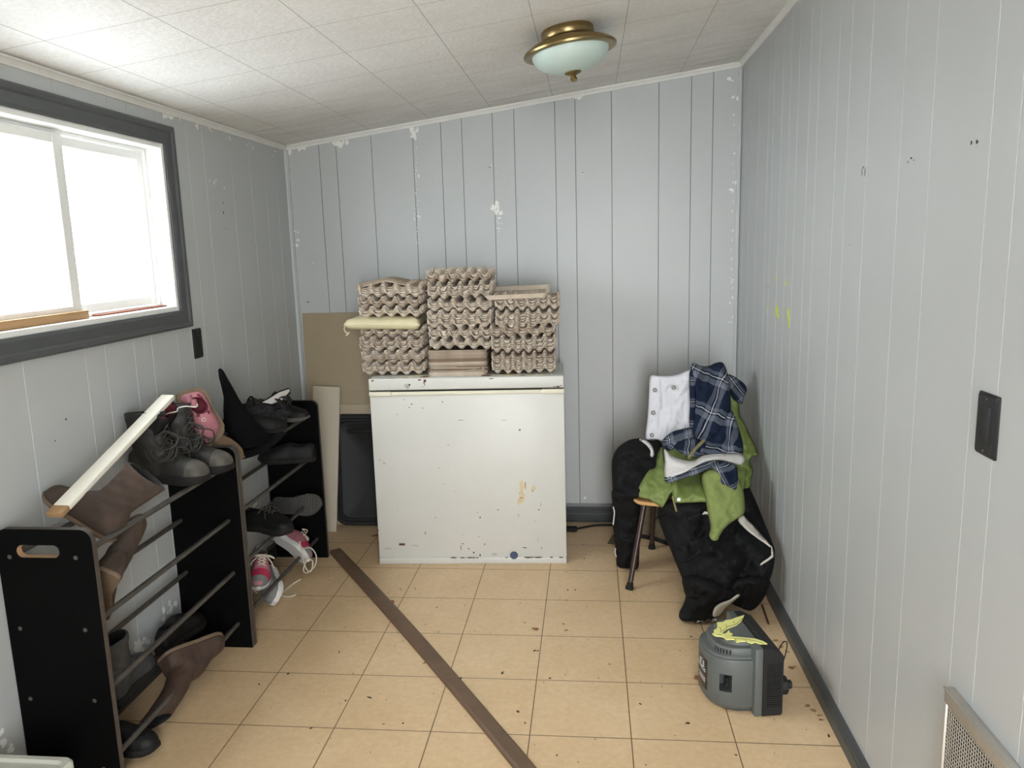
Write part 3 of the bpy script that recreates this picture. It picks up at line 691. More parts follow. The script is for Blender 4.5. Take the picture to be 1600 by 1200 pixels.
# ================================================================== EGG TRAYS
def tray_mesh(nx, ny, size_x, size_y, A, th, seed):
    """pulp egg tray: nx x ny cups, peaks between the cups, wavy cut rim with a short skirt"""
    rng = random.Random(seed); q = 9
    X = [i / (nx * q) * nx for i in range(nx * q + 1)]; Y = [j / (ny * q) * ny for j in range(ny * q + 1)]
    def h(u, v):
        c = .5 * (math.cos(2 * PI * u) + math.cos(2 * PI * v))
        if c > 0:
            t = min(1, max(0, (c - .38) / .5)); return 1.25 * A * t * t * (3 - 2 * t)
        return A * math.copysign(min(1, abs(c) * 1.2), c)
    bm = bmesh.new(); G = []
    ph = [rng.uniform(0, 6) for _ in range(4)]
    for i, u in enumerate(X):
        row = []
        for j, v in enumerate(Y):
            z = h(u, v) + .0018 * math.sin(1.3 * u + ph[0]) + .0016 * math.sin(1.1 * v + ph[1]) + rng.uniform(-.0004, .0004)
            e = min(i, j, len(X) - 1 - i, len(Y) - 1 - j)
            x = (u / nx - .5) * size_x; y = (v / ny - .5) * size_y
            if e == 0:    # rim bends outward and down, with torn spots
                z -= .0045; x *= 1.006; y *= 1.006
                if rng.random() < .12: z -= rng.uniform(.001, .005)
            row.append(bm.verts.new((x, y, z)))
        G.append(row)
    for i in range(len(X) - 1):
        for j in range(len(Y) - 1): bm.faces.new((G[i][j], G[i + 1][j], G[i + 1][j + 1], G[i][j + 1]))
    top = list(bm.faces)
    r = bmesh.ops.duplicate(bm, geom=top); dv = [g for g in r['geom'] if isinstance(g, bmesh.types.BMVert)]
    for v in dv: v.co.z -= th
    df = [g for g in r['geom'] if isinstance(g, bmesh.types.BMFace)]
    bmesh.ops.reverse_faces(bm, faces=df)
    # close the rim
    m = r['vert_map']
    rim = [G[i][0] for i in range(len(X))] + [G[-1][j] for j in range(1, len(Y))] + [G[i][-1] for i in range(len(X) - 2, -1, -1)] + [G[0][j] for j in range(len(Y) - 2, 0, -1)]
    for a, b in zip(rim, rim[1:] + rim[:1]): bm.faces.new((b, a, m[a], m[b]))
    me = bpy.data.meshes.new('egg_tray'); bmesh.ops.recalc_face_normals(bm, faces=bm.faces); bm.to_mesh(me); bm.free()
    me.polygons.foreach_set('use_smooth', [True] * len(me.polygons)); me.set_sharp_from_angle(angle=math.radians(50))
    return me
TA = .0185
TM = []
for s, (nx, ny) in enumerate([(5, 6), (5, 6), (5, 6), (6, 5), (6, 5), (6, 5)]):
    for mk in ('pulp', 'pulp2', 'pulp3'):
        me = tray_mesh(nx, ny, .286, .286, TA, .0028, s); me.materials.append(M[mk]); TM.append(me)
def put(name, me, loc, rot, label, cat, group):
    o = bpy.data.objects.new(name, me); COL.objects.link(o); o.location = loc; o.rotation_euler = rot
    return tag(o, label, cat, group)
def tray_stack(cx, cy, z, groups, where, n0=1, rz=0.0, pitch=.0122):
    """groups: list of (count, kind 0=five across the front, 1=six across); a change of direction keeps the trays from nesting"""
    k = n0; first = True
    for gi, (cnt, kind) in enumerate(groups):
        if not first: z += .0245
        gx, gy, gr_ = random.uniform(-.005, .005), random.uniform(-.006, .006), random.uniform(-.015, .015)
        for i in range(cnt):
            me = TM[kind * 9 + random.randint(0, 2) * 3 + random.choice((0, 0, 1, 1, 2))]
            zz = z + TA + .0085
            put('egg_tray', me, (cx + gx + random.uniform(-.002, .002), cy + gy + random.uniform(-.002, .002), zz), (random.uniform(-.004, .004), random.uniform(-.004, .004), FRZ + rz + gr_ + random.uniform(-.006, .006)),
                'grey-brown pulp egg tray, %s from the bottom of the %s' % (ORD[k], where), 'egg tray', 'egg trays of the ' + where)
            k += 1; z += pitch
        first = False
    return z + TA, k
random.seed(33)
zl, _ = tray_stack(.202, .243, FH, [(3, 0), (3, 0), (4, 0), (2, 0)], 'left stack below the cream cushion', rz=-.01, pitch=.0098)
# flat stack of shallow dishes under the centre stack
def dish_mesh(w, d, hgt, fl, th, dents=0):
    bm = bmesh.new(); R = []
    for (s, z, r) in ((1.0, 0, .02), (1.0 + fl * .5 / w, hgt * .55, .022), (1.0 + fl / w, hgt, .025), (1.0 + (fl + .009) / w, hgt + .0012, .026)):
        R.append([(x, y, z) for x, y in rrect(w * s, d * s, r, 5)])
    R2 = [[(x * (1 - 2 * th / w), y * (1 - 2 * th / d), z + (th if i == 0 else 0)) for x, y, z in r] for i, r in enumerate(R)]
    full = R + R2[::-1]
    V = [[bm.verts.new(p) for p in r] for r in full]
    for A, B in zip(V, V[1:]):
        n = len(A)
        for k in range(n): bm.faces.new((A[k], A[(k + 1) % n], B[(k + 1) % n], B[k]))
    bm.faces.new(V[0][::-1]); bm.faces.new(V[-1])
    me = bpy.data.meshes.new('pulp_dish'); bmesh.ops.recalc_face_normals(bm, faces=bm.faces); bm.to_mesh(me); bm.free()
    me.polygons.foreach_set('use_smooth', [True] * len(me.polygons)); me.set_sharp_from_angle(angle=math.radians(50))
    return me
DM = []
for mk in ('pulp3', 'pulp', 'pulpd'):
    me = dish_mesh(.262, .262, .018, .010, .0025); me.materials.append(M[mk]); DM.append(me)
z = FH + .0005
for k in range(16):
    put('pulp_tray', DM[random.randint(0, 2)], (.503 + random.uniform(-.0025, .0025), .235 + random.uniform(-.003, .003), z), (random.uniform(-.006, .006), random.uniform(-.006, .006), FRZ + random.uniform(-.012, .012)),
        'flat shallow pulp tray, %s from the bottom of the dense pile mid freezer' % ORD[k + 1], 'pulp tray', 'flat pulp trays under the centre stack')
    z += .0066
zc_, kc = tray_stack(.522, .243, z + .008, [(2, 0), (3, 1), (5, 0), (3, 0), (5, 1), (3, 1)], 'centre stack on the flat pile', pitch=.0098)
zr, kr = tray_stack(.806, .24, FH, [(7, 1), (5, 1), (3, 0)], 'lower right stack', pitch=.0098)
zr2, _ = tray_stack(.822, .24, zr - .012, [(5, 1), (4, 1)], 'upper right stack', pitch=.0115)
print('TOPS', zl, zc_, zr, zr2)
# cream cushion between the two left stacks
cu = empty('seat_cushion', (.165, .245, zl + .004), (0, .02, FRZ), 'pale cream vinyl seat cushion squeezed between the two left egg-tray stacks', 'cushion')
bm = bmesh.new(); N_ = 26; Wc, Dc, Hc = .345, .33, .030
G = []
for s in (1, -1):
    g = []
    for i in range(N_ + 1):
        row = []
        for j in range(N_ + 1):
            u, v = i / N_ * 2 - 1, j / N_ * 2 - 1
            e = max(0, 1 - max(abs(u), abs(v)) ** 6); e = e ** .5
            x = u * Wc / 2 * (1 - .03 * (1 - abs(v))); y = v * Dc / 2 * (1 - .03 * (1 - abs(u)))
            crease = .0035 * sum(math.exp(-((u - c) / .035) ** 2) for c in (-.35, .18, .62)) * max(0, 1 - abs(v) * .5) + .002 * math.sin(9 * u + 5 * v)
            zz = s * (.005 + (Hc * e - crease * e if s > 0 else Hc * .75 * e))
            if s > 0 and v < -.7: zz -= .006 * (1 - abs(u))
            row.append(bm.verts.new((x, y, zz + .026)))
        g.append(row)
    G.append(g)
for s, g in enumerate(G):
    for i in range(N_):
        for j in range(N_):
            q = (g[i][j], g[i + 1][j], g[i + 1][j + 1], g[i][j + 1]); bm.faces.new(q if s == 0 else q[::-1])
def rimv(g): return [g[i][0] for i in range(N_ + 1)] + [g[-1][j] for j in range(1, N_ + 1)] + [g[i][-1] for i in range(N_ - 1, -1, -1)] + [g[0][j] for j in range(N_ - 1, 0, -1)]
ra, rb = rimv(G[0]), rimv(G[1])
for i in range(len(ra)): bm.faces.new((ra[i], ra[(i + 1) % len(ra)], rb[(i + 1) % len(ra)], rb[i]))
build('pad', bm, M['cushion'], cu, 'all')
bm = bmesh.new(); c = [(Wc / 2 * .985 * sx, Dc / 2 * .985 * sy, .027) for sx, sy in ((-1, -1), (1, -1), (1, 1), (-1, 1))]
tube(bm, c, .0035, 8, close=True); build('piping', bm, M['cushion'], cu, True)
bm = bmesh.new(); tube(bm, spline([(-.168, -.15, .020), (-.172, -.165, .006), (-.160, -.163, -.012), (-.150, -.160, -.006), (-.158, -.165, -.018), (-.166, -.163, -.022)], 5), .003, 6); build('tie_string', bm, M['cushion'], cu, True)
random.seed(44)
zl2, _ = tray_stack(.205, .245, zl + .056, [(2, 0), (2, 0), (4, 0)], 'upper left stack on the cushion', pitch=.0098)
print('L2', zl2)
# bent pulp lid on the left, upturned pulp tray on the right
bm = bmesh.new(); nX = 24; nY = 12; Wt, Dt = .305, .25; G = []
def roof(u, v): return .030 * (1 - abs(u + .12) * 1.05) - .012 * max(0, u - .2) + .004 * math.sin(5 * v + u) - .006 * max(0, abs(u) - .85) * 6
for s in (1, 0):
    G.append([[bm.verts.new(((i / nX - .5) * Wt * (1 + .02 * math.sin(j)), (j / nY - .5) * Dt + .012 * math.sin(i * .8) * (abs(j - nY / 2) / nY), roof(i / nX * 2 - 1, j / nY * 2 - 1) - (0 if s else .0045) - (.012 if j == 0 else 0))) for j in range(nY + 1)] for i in range(nX + 1)])
for s, g in enumerate(G):
    for i in range(nX):
        for j in range(nY):
            q = (g[i][j], g[i + 1][j], g[i + 1][j + 1], g[i][j + 1]); bm.faces.new(q if s == 0 else q[::-1])
def rimg(g, a, b): return [g[i][0] for i in range(a + 1)] + [g[-1][j] for j in range(1, b + 1)] + [g[i][-1] for i in range(a - 1, -1, -1)] + [g[0][j] for j in range(b - 1, 0, -1)]
ra, rb = rimg(G[0], nX, nY), rimg(G[1], nX, nY)
for i in range(len(ra)): bm.faces.new((ra[i], ra[(i + 1) % len(ra)], rb[(i + 1) % len(ra)], rb[i]))
o = build('pulp_carton', bm, M['pulp3'], None, True); o.location = (.205, .24, zl2 + .004); o.rotation_euler = (.0, .0, FRZ)
tag(o, 'creased pulp carton lid lying bent over the top of the left stack', 'pulp carton')
me = dish_mesh(.262, .225, .022, .026, .004)
bm = bmesh.new(); bm.from_mesh(me)
for k in range(9):
    x, y = random.uniform(-.11, .11), random.uniform(-.09, .09); lathe(bm, [(.009, .003), (.006, .008), (0, .009)], 10, 0, Matrix.Translation((x, y, 0)))
o = build('pulp_carton', bm, M['pulp2'], None, True); o.location = (.782, .20, zr2 + .006); o.rotation_euler = (.10, -.02, FRZ - .02)
tag(o, 'shallow pulp tray lying open and tilted on top of the right stack', 'pulp carton')

# ================================================================== BOARDS, PLANK, TOTE LID behind the rack and the freezer
def leaning(name, x0, x1, h, th, ybot, ytop, m, label, cat, z0=0.0, bev=.003, rz=0):
    bm = bmesh.new(); box(bm, 0, x1 - x0, -th / 2, th / 2, 0, h, bev)
    o = build(name, bm, m, None, True); a = math.asin(max(-1, min(1, (ytop - ybot) / h)))
    o.location = (x0, ybot, z0); o.rotation_euler = (-a, rz, 0); return tag(o, label, cat)
leaning('hardboard_sheet', -.405, .34, 1.143, .006, .590, .636, M['tanboard'], 'tall tan hardboard sheet leaning on the back wall behind the egg trays', 'board')
leaning('hardboard_sheet', -.375, .26, .757, .006, .575, .621, M['tanboard'], 'middle tan hardboard sheet leaning in front of the tall one', 'board')
leaning('hardboard_sheet', -.365, .20, .658, .006, .562, .606, M['tanboard2'], 'shortest tan hardboard sheet, front of the three beside the freezer', 'board')
leaning('plank', -.386, -.238, .772, .016, .462, .585, M['plank'], 'cream plank standing on end between the far shoe rack and black tote lid', 'plank', bev=.006, rz=.042)
tl = empty('tote_lid', (-.262, .535, 0.004), (-.075, 0, 0), 'black plastic tote lid standing on its edge between cream plank and freezer', 'lid')
bm = bmesh.new(); Mx = Matrix.Translation((.24, 0, .305)) @ Matrix.Rotation(PI / 2, 4, 'X')
loft(bm, [[Mx @ Vector((x, y, zz)) for x, y in rrect(w, h, r, 8)] for w, h, r, zz in ((.48, .60, .06, -.012), (.48, .60, .06, .008), (.47, .59, .055, .013), (.44, .56, .05, .013), (.43, .55, .045, .005), (.41, .53, .04, .005), (.40, .52, .04, .011), (.38, .50, .04, .011), (.36, .48, .04, .004), (.05, .06, .02, .004))])
build('panel', bm, M['black_pl'], tl, 35)
bm = bmesh.new(); box(bm, .08, .40, -.014, -.003, .505, .525, .005); build('lip', bm, M['black_pl'], tl, True)
# strip of brown trim lying diagonally on the floor
p0, p1 = Vector((-.150, .175, 0)), Vector((.965, -1.46, 0)); L_ = (p1 - p0).length
bm = bmesh.new(); nS = 24
for zz in (0,): pass
R = []
for i in range(nS + 1):
    t = i / nS; w = .027 + .002 * math.sin(t * 5) + (.004 * math.exp(-((t - .9) / .015) ** 2)); bow = .012 * math.sin(PI * t)
    x = t * L_
    R.append([(x, bow - w, 0), (x, bow + w, 0), (x, bow + w, .014), (x, bow + w * .75, .018), (x, bow - w * .75, .018), (x, bow - w, .014)])
loft(bm, R); o = build('trim_board', bm, M['brownstick'], None, 30); o.location = p0; o.rotation_euler = (0, 0, math.atan2(p1.y - p0.y, p1.x - p0.x))
tag(o, 'long brown strip of wooden trim lying diagonally across the floor', 'wood strip')
# ================================================================== CEILING LIGHT
nrm = Vector((.1305, 0, -1)).normalized()   # pointing down out of the sloped ceiling
LC = Vector((1.040, -.505, zc(1.040)))
Mz = Matrix.Translation(LC) @ Vector((0, 0, 1)).rotation_difference(nrm).to_matrix().to_4x4()
cl = empty('ceiling_light', LC, (0, 0, 0), 'antique brass flush ceiling light with a frosted glass bowl, on the sloped ceiling', 'ceiling light')
Ml = Matrix.Translation(-LC) @ Mz @ Matrix.Diagonal((.95, .95, .92, 1))
bm = bmesh.new(); lathe(bm, [(0, 0), (.092, 0), (.096, .006), (.096, .030), (.092, .036), (.088, .042), (0, .042)], 64, 0, Ml); build('canopy', bm, M['brass'], cl, 35)
bm = bmesh.new(); lathe(bm, [(.08, .040), (.10, .040), (.125, .048), (.130, .054), (.140, .055), (.144, .061), (.153, .062), (.157, .068), (.165, .070), (.170, .077), (.168, .084), (.160, .087), (.150, .086), (.138, .084), (.08, .044)], 72, 0, Ml); build('rim_ring', bm, M['brass'], cl, 30)
bm = bmesh.new(); pr = [(.136, .080)] + [(.140 * math.cos(a), .084 + .072 * math.sin(a)) for a in [i * PI / 2 / 14 for i in range(14)]] + [(0, .156)]
lathe(bm, pr, 64, 0, Ml); build('glass_bowl', bm, M['frost'], cl, True)
bm = bmesh.new(); lathe(bm, [(0, .150), (.030, .152), (.031, .158), (.024, .163), (.012, .166), (.008, .170), (.012, .175), (.013, .181), (.009, .188), (0, .190)], 32, 0, Ml); build('finial', bm, M['brass'], cl, True)

# ================================================================== OUTLETS, VENT
def outlet(name, Mw, w, h, parts, label):
    o = empty(name, Mw.to_translation(), (0, 0, 0), label, 'outlet'); Mr = Mw.to_3x3().to_4x4()
    bm = bmesh.new(); loft(bm, [[Mr @ Vector((x, y, z)) for x, y in rrect(ww, hh, .003, 3)] for ww, hh, z in ((w, h, 0), (w, h, .003), (w - .010, h - .010, .007), (w - .02, h - .02, .0072))]); build('cover_plate', bm, M['outlet'], o, 30)
    bm = bmesh.new(); loft(bm, [[Mr @ Vector((x, y, z)) for x, y in rrect(ww, hh, .002, 3)] for ww, hh, z in ((.036, .070, .006), (.036, .070, .0085), (.033, .067, .0095))])
    build('socket_face', bm, M['outlet'], o, 30)
    if parts:
        bm = bmesh.new()
        for s in (-1, 1):
            for dx, ww, hh in ((-.0065, .0018, .009), (.0065, .0018, .007)): box(bm, dx - ww / 2, dx + ww / 2, s * .018 - hh / 2 + .003, s * .018 + hh / 2 + .003, .009, .0098, mtx=Mr)
            lathe(bm, [(0, .0098), (.0026, .0098), (.0026, .009)], 12, 0, Mr @ Matrix.Translation((0, s * .018 - .008, 0)))
        build('socket_slots', bm, M['hole'], o)
    for s in (-1, 1):
        bm = bmesh.new(); lathe(bm, [(0, .0082), (.0022, .008), (.003, .007)], 12, 0, Mr @ Matrix.Translation((0, s * (h / 2 - .010), 0))); build('screw', bm, M['screw'], o)
Mw = Matrix.Translation((XR, -1.8625, 1.108)) @ Matrix(((0, 0, -1, 0), (-1, 0, 0, 0), (0, 1, 0, 0), (0, 0, 0, 1)))
outlet('wall_outlet', Mw, .074, .118, True, 'black double power outlet on the right wall, above the metal vent')
Mw = Matrix.Translation((XL, -.432, 1.117)) @ Matrix(((0, 0, 1, 0), (1, 0, 0, 0), (0, 1, 0, 0), (0, 0, 0, 1)))
outlet('wall_outlet', Mw, .066, .116, True, 'black outlet on the left wall just below the window corner')
vt = empty('wall_vent', (XR, -1.815, .549), (0, 0, 0), 'metal framed wall vent with wire mesh, low on the right wall', 'vent')
y0, y1, z0, z1 = -.36, .004, -.42, .0
bm = bmesh.new()
fl = .032
for (a, b, c, d) in ((y0, y1, z1 - fl, z1), (y0, y1, z0, z0 + fl), (y1 - .012, y1, z0 + fl, z1 - fl), (y0, y0 + .012, z0 + fl, z1 - fl)):
    box(bm, -.020, 0, a, b, c, d, .003)
box(bm, -.023, -.018, y0, y1, z1 - .004, z1 + .001, .001)
build('frame', bm, M['metal'], vt, True)
bm = bmesh.new(); box(bm, -.003, 0, y0 + .01, y1 - .01, z0 + .02, z1 - .02); build('duct_back', bm, M['hole'], vt)
bm = bmesh.new(); st = .0085
y = y0 + .012
while y < y1 - .010: tube(bm, [(-.015, y, z0 + fl - .004), (-.015, y, z1 - fl + .004)], .0011, 4, cap=False); y += st
z = z0 + fl
while z < z1 - fl: tube(bm, [(-.015, y0 + .010, z), (-.015, y1 - .010, z)], .0011, 4, cap=False); z += st
build('wire_mesh', bm, M['metal'], vt)

# ================================================================== SHOE RACKS
RX0, RX1, RH = XL + .003, -.166, .776
TIERS = (.700, .500, .297, .095); RODX = (-.398, -.215)
def shoe_rack(ya, yb, label, hole_near):
    r = empty('shoe_rack', ((RX0 + RX1) / 2, (ya + yb) / 2, 0), (0, 0, 0), label, 'shoe rack', None); c = Vector(r.location)
    th = .018
    for (p, hole) in ((ya, hole_near), (yb - th, False)):
        Mx = Matrix.Translation(Vector((-c.x, p - c.y, 0))) @ Matrix(((1, 0, 0, 0), (0, 0, 1, 0), (0, 1, 0, 0), (0, 0, 0, 1)))
        w = RX1 - RX0; rr = .032
        outl = [(RX0, 0), (RX1, 0)] + [(RX1 - rr + rr * math.cos(a), RH - rr + rr * math.sin(a)) for a in [PI / 2 * k / 6 for k in range(7)]] + [(RX0 + rr - rr * math.sin(a), RH - rr + rr * math.cos(a)) for a in [PI / 2 * k / 6 for k in range(7)]]
        inn = rrect(.118, .034, .0165, 6, (RX0 + RX1) / 2 - .018, .716)
        bm = bmesh.new(); prism_hole(bm, outl, inn, 0, th, Mx, 0, 1, 2); build('side_panel', bm, [M['rackblack'], M['mdf'], M['rackedge']], r)
        for t in TIERS:
            for x in RODX:
                bm = bmesh.new(); s = 1 if p == ya else -1; yy = p - c.y + (0 if p == ya else th)
                lathe(bm, [(0, -.0012), (.0032, -.0016), (.0058, -.001), (.0062, .001)], 14, 0, Matrix.Translation((x - c.x, yy, t)) @ Matrix.Rotation(-PI / 2 * s, 4, 'X'))
                build('screw', bm, M['screw'], r, True)
    for t in TIERS:
        for x in RODX:
            bm = bmesh.new(); tube(bm, [(x - c.x, ya + th - c.y - .001, t), (x - c.x, yb - th - c.y + .001, t)], .0085, 12); build('rod', bm, M['rod'], r, True)
    return r
shoe_rack(-1.572, -.731, 'black shoe rack nearest the camera, with a handle slot and grey tube shelves', True)
shoe_rack(-.729, .128, 'black shoe rack at the back beside the cream plank, under the witch hat', True)
# milky tote, only its lid corner in view
tt = empty('storage_tote', (-.30, -1.98, 0), (0, 0, .0), 'milky white plastic storage tote in the near left corner by the shoe rack', 'storage tote')
bm = bmesh.new(); loft(bm, [[(x, y, z) for x, y in rrect(w, h, .03, 5)] for w, h, z in ((.21, .44, 0), (.24, .48, .21), (.22, .46, .21))]); build('tub', bm, M['bin'], tt, 35)
bm = bmesh.new(); loft(bm, [[(x, y, z) for x, y in rrect(w, h, r, 6)] for w, h, r, z in ((.262, .50, .02, .205), (.268, .506, .022, .210), (.268, .506, .022, .238), (.258, .496, .02, .246), (.235, .47, .02, .246), (.225, .46, .02, .238), (.20, .42, .02, .238), (.195, .415, .02, .243), (.02, .05, .005, .243))])
build('lid', bm, M['bin'], tt, 35)
# ================================================================== SHOES
def wfoot(t):
    k = [(0, .020), (.03, .029), (.12, .0345), (.25, .034), (.42, .033), (.6, .041), (.74, .046), (.86, .041), (.94, .030), (.985, .016), (1, .007)]
    for (a, wa), (b, wb) in zip(k, k[1:]):
        if t <= b: u = (t - a) / (b - a); u = u * u * (3 - 2 * u) if b < .9 else u; return wa + (wb - wa) * u
    return .007
def interp(k, t):
    for (a, wa), (b, wb) in zip(k, k[1:]):
        if t <= b: return wa + (wb - wa) * (t - a) / (b - a)
    return k[-1][1]
TS = [0, .01, .03, .07, .12, .2, .28, .36, .44, .52, .6, .67, .74, .8, .86, .91, .95, .98, 1.0]
def curve_y(t, side): return side * .012 * math.sin(PI * t) - side * .004
def shoe(name, L=.27, W=1.0, sole=.022, heel=.0, top='low', shaft_h=.2, lean=.02, collapse=0.0, mats=('leather_work', 'rubber', 'dark'), lace=None, toe=None, side=1, heights=None, pointy=0.0, welt=None, open_t=(.06, .40), tread=False, strap=None, grow=.07, tangle=False):
    """Returns an Empty with sole, upper, (toe_cap), (laces) in local space: heel at the origin, toe along +X, sole down."""
    root = empty(name)
    wf = lambda t: wfoot(t) * W * (1 - pointy * max(0, t - .6))
    H = heights or {'low': [(0, .055), (.1, .068), (.3, .072), (.45, .074), (.6, .062), (.75, .046), (.88, .036), (.96, .026), (1, .012)],
                    'boot': [(0, .075), (.1, .095), (.3, .11), (.42, .10), (.55, .078), (.68, .06), (.8, .052), (.9, .044), (.96, .032), (1, .012)]}['low' if top == 'low' else 'boot']
    # sole
    bm = bmesh.new(); s0 = []; s1 = []; n = len(TS)
    def outl(grow): return [(L * ((t - .5) * (1 + (grow * .45 if grow > .2 else 0)) + .5) + (-.004 if i == 0 else .004 if i == n - 1 else 0) * (grow > 0), curve_y(t, side) + wf(t) * (1 + grow)) for i, t in enumerate(TS)] + [(L * ((t - .5) * (1 + (grow * .45 if grow > .2 else 0)) + .5), curve_y(t, side) - wf(t) * (1 + grow)) for t in TS[::-1]]
    o = outl(grow)
    def zb(x):
        t = x / L; z = 0
        if t > .8: z = (t - .8) ** 2 * .35 * L * 2
        return z + (heel * .9 if t > .34 else 0) * 1.0
    R = []
    for zi, g in ((0, .97), (.25, 1.0), (.85, 1.0), (1, .975)):
        R.append([(L / 2 + (x - L / 2) * g, y * g, zb(x) * (1 - zi) + (sole + heel) * zi + (((x / L) > .8) * ((x / L) - .8) ** 2 * .35 * L * zi)) for x, y in o])
    loft(bm, R)
    if tread:
        for k in range(14):
            t = .12 + k * .06
            if heel and .3 < t < .4: continue
            box(bm, L * t - .004, L * t + .004, -wf(t) * .95, wf(t) * .95, -.0022 + zb(L * t), .002 + zb(L * t))
    build('sole', bm, M[mats[1]], root, 35)
    # upper
    zs = sole + heel - .003; nk = 14
    def ring(t, g=1.0):
        w = wf(t) * g; h = interp(H, t) * g + (max(0, t - .8) ** 2 * .35 * L)
        r = [(L * t, curve_y(t, side) - w, zs), (L * t, curve_y(t, side) + w, zs)]
        for k in range(1, nk):
            a = PI * k / nk; c, s = math.cos(a), math.sin(a)
            r.append((L * t, curve_y(t, side) + w * math.copysign(abs(c) ** .75, c), zs + h * s ** .85))
        return r
    bm = bmesh.new(); loft(bm, [ring(t) for t in TS])
    shaft = []
    if top != 'low':
        z_top = shaft_h
        def sring(z, g=1.0, dz=0):
            u = (z - zs) / (z_top - zs); cx = L * .255 - lean * u * u + .004 * math.sin(6 * u); rx = (L * .235 - .012 * math.sin(PI * min(1, u)) * .5 + .004 * u) * g; ry = (.036 + .008 * u) * W * g
            ry *= (1 - collapse * u); rx *= (1 + .35 * collapse * u)
            return [(cx + rx * math.cos(2 * PI * k / 22), curve_y(.25, side) + ry * math.sin(2 * PI * k / 22) + .0025 * math.sin(z * 130 + k), z + dz + .006 * math.cos(2 * PI * k / 22 + 1.0) * u) for k in range(22)]
        zz = [zs + .02 + (z_top - zs - .02) * i / 9 for i in range(10)]
        loft(bm, [sring(z) for z in zz])
    bmesh.ops.recalc_face_normals(bm, faces=bm.faces)
    bm = evaluated(bm, [('REMESH', dict(mode='VOXEL', voxel_size=.0042, use_smooth_shade=True)), ('SMOOTH', dict(factor=.5, iterations=4))])
    cut = bmesh.new()
    if top != 'low':
        dep = zs + .03; zz = [dep + (z_top + .03 - dep) * i / 8 for i in range(9)]
        loft(cut, [[(x, y, z if z < z_top else z) for x, y, z in sring(min(z, z_top), .86 - .10 * collapse)] if z <= z_top else [(x, y, z_ + (z - z_top)) for x, y, z_ in sring(z_top, .86 - .10 * collapse)] for z in zz])
    else:
        a, b = open_t; R = []
        for i, (zz, g) in enumerate(((zs + .012, .72), (zs + .03, .84), (zs + .05, .9), (zs + .075, 1.0), (zs + .12, 1.1))):
            rr = []
            for k in range(20):
                an = 2 * PI * k / 20; c = (a + b) / 2; t = c + (b - a) / 2 * g * math.cos(an); tt = min(.99, max(.01, t))
                rr.append((L * t, curve_y(tt, side) + wf(min(.4, max(.05, tt))) * .80 * g * math.sin(an), zz))
            R.append(rr)
        loft(cut, R)
    bm = carve(bm, cut)
    # inner faces take the lining
    for f in bm.faces:
        c = f.calc_center_median(); nn = f.normal
        if top != 'low':
            if c.z > zs + .025:
                u = (c.z - zs) / (z_top - zs); cx = L * .255 - lean * u * u; d = Vector((c.x - cx, c.y - curve_y(.25, side), 0))
                if d.dot(nn) < -.2 * d.length or (nn.z > .8 and c.z < zs + .06 and d.length < .03): f.material_index = 1
        else:
            cx = L * (open_t[0] + open_t[1]) / 2; d = Vector(((c.x - cx) * .5, c.y, 0))
            if (d.dot(nn) < -.15 * d.length or nn.z > .75) and abs(c.x - cx) < L * (open_t[1] - open_t[0]) * .56 and abs(c.y) < .036 * W and c.z < zs + interp(H, max(0, c.x / L)) * .97: f.material_index = 1
    u_ = build('upper', bm, [M[mats[0]], M[mats[2]]], root, 'all')
    if toe:
        bm = bmesh.new(); loft(bm, [ring(t, 1.03) for t in (.76, .8, .86, .91, .95, .98, 1.0)]); bm = evaluated(bm, [('REMESH', dict(mode='VOXEL', voxel_size=.004, use_smooth_shade=True)), ('SMOOTH', dict(factor=.5, iterations=3))]); tag(build('toe_cap', bm, M[toe], root, 'all'), 'scuffed toe cap' if toe == 'toe_work' else None)
    if lace:
        bm = bmesh.new(); pts = []
        if top != 'low':
            lv = [(.62, 0), (.54, 0), (.46, 0)]
            base = [(L * t, zs + interp(H, t) + .003) for t, _ in lv]
            for i in range(5):
                z = zs + .11 + i * (z_top - zs - .13) / 4; u = (z - zs) / (z_top - zs); base.append((L * .255 - lean * u * u + L * .235 + .001, z))
        else: base = [(L * t, zs + interp(H, t) + .0025) for t in (.66, .60, .54, .48, .43)]
        cy = curve_y(.45, side)
        for i in range(len(base) - 1):
            (xa, za), (xb, zb_) = base[i], base[i + 1]; wv = .017 * W
            for s in (-1, 1):
                m = ((xa + xb) / 2 + .004, cy, (za + zb_) / 2 + .004)
                tube(bm, [(xa - .004, cy + s * wv, za - .006), m, (xb - .004, cy - s * wv, zb_ - .006)], .0024, 6)
        (xb, zb_) = base[2 if top != 'low' else 3]
        for s in (-1, 1):
            tube(bm, spline([(xb, cy, zb_ + .002), (xb + .012, cy + s * .03, zb_ + .012), (xb + .004, cy + s * .05, zb_ - .008), (xb + .004, cy + s * .02, zb_ + .004), (xb + .03, cy + s * .04, zb_ - .012), (xb + .035, cy + s * .048, zb_ - .03)], 6), .0023, 6)
        if tangle:
            rg = random.Random(4)
            for k in range(11):
                s = -1 if k % 3 else 1; x0 = L * rg.uniform(.40, .56); z0 = zs + rg.uniform(.085, .15); w0 = .020 * W
                a_, b_ = rg.uniform(.02, .045), rg.uniform(.03, .06)
                tube(bm, spline([(x0, cy + s * .006, z0), (x0 + a_, cy + s * w0, z0 - .01), (x0 + a_ * .8, cy + s * (w0 + .020), z0 - b_), (x0 - .01, cy + s * (w0 + .028), z0 - b_ - .006), (x0 - .035, cy + s * (w0 + .020), z0 - b_ * .4), (x0 - .015, cy + s * .02, z0 + .008)], 6, True), .0024, 6, close=True)
        build('laces', bm, M[lace], root, True)
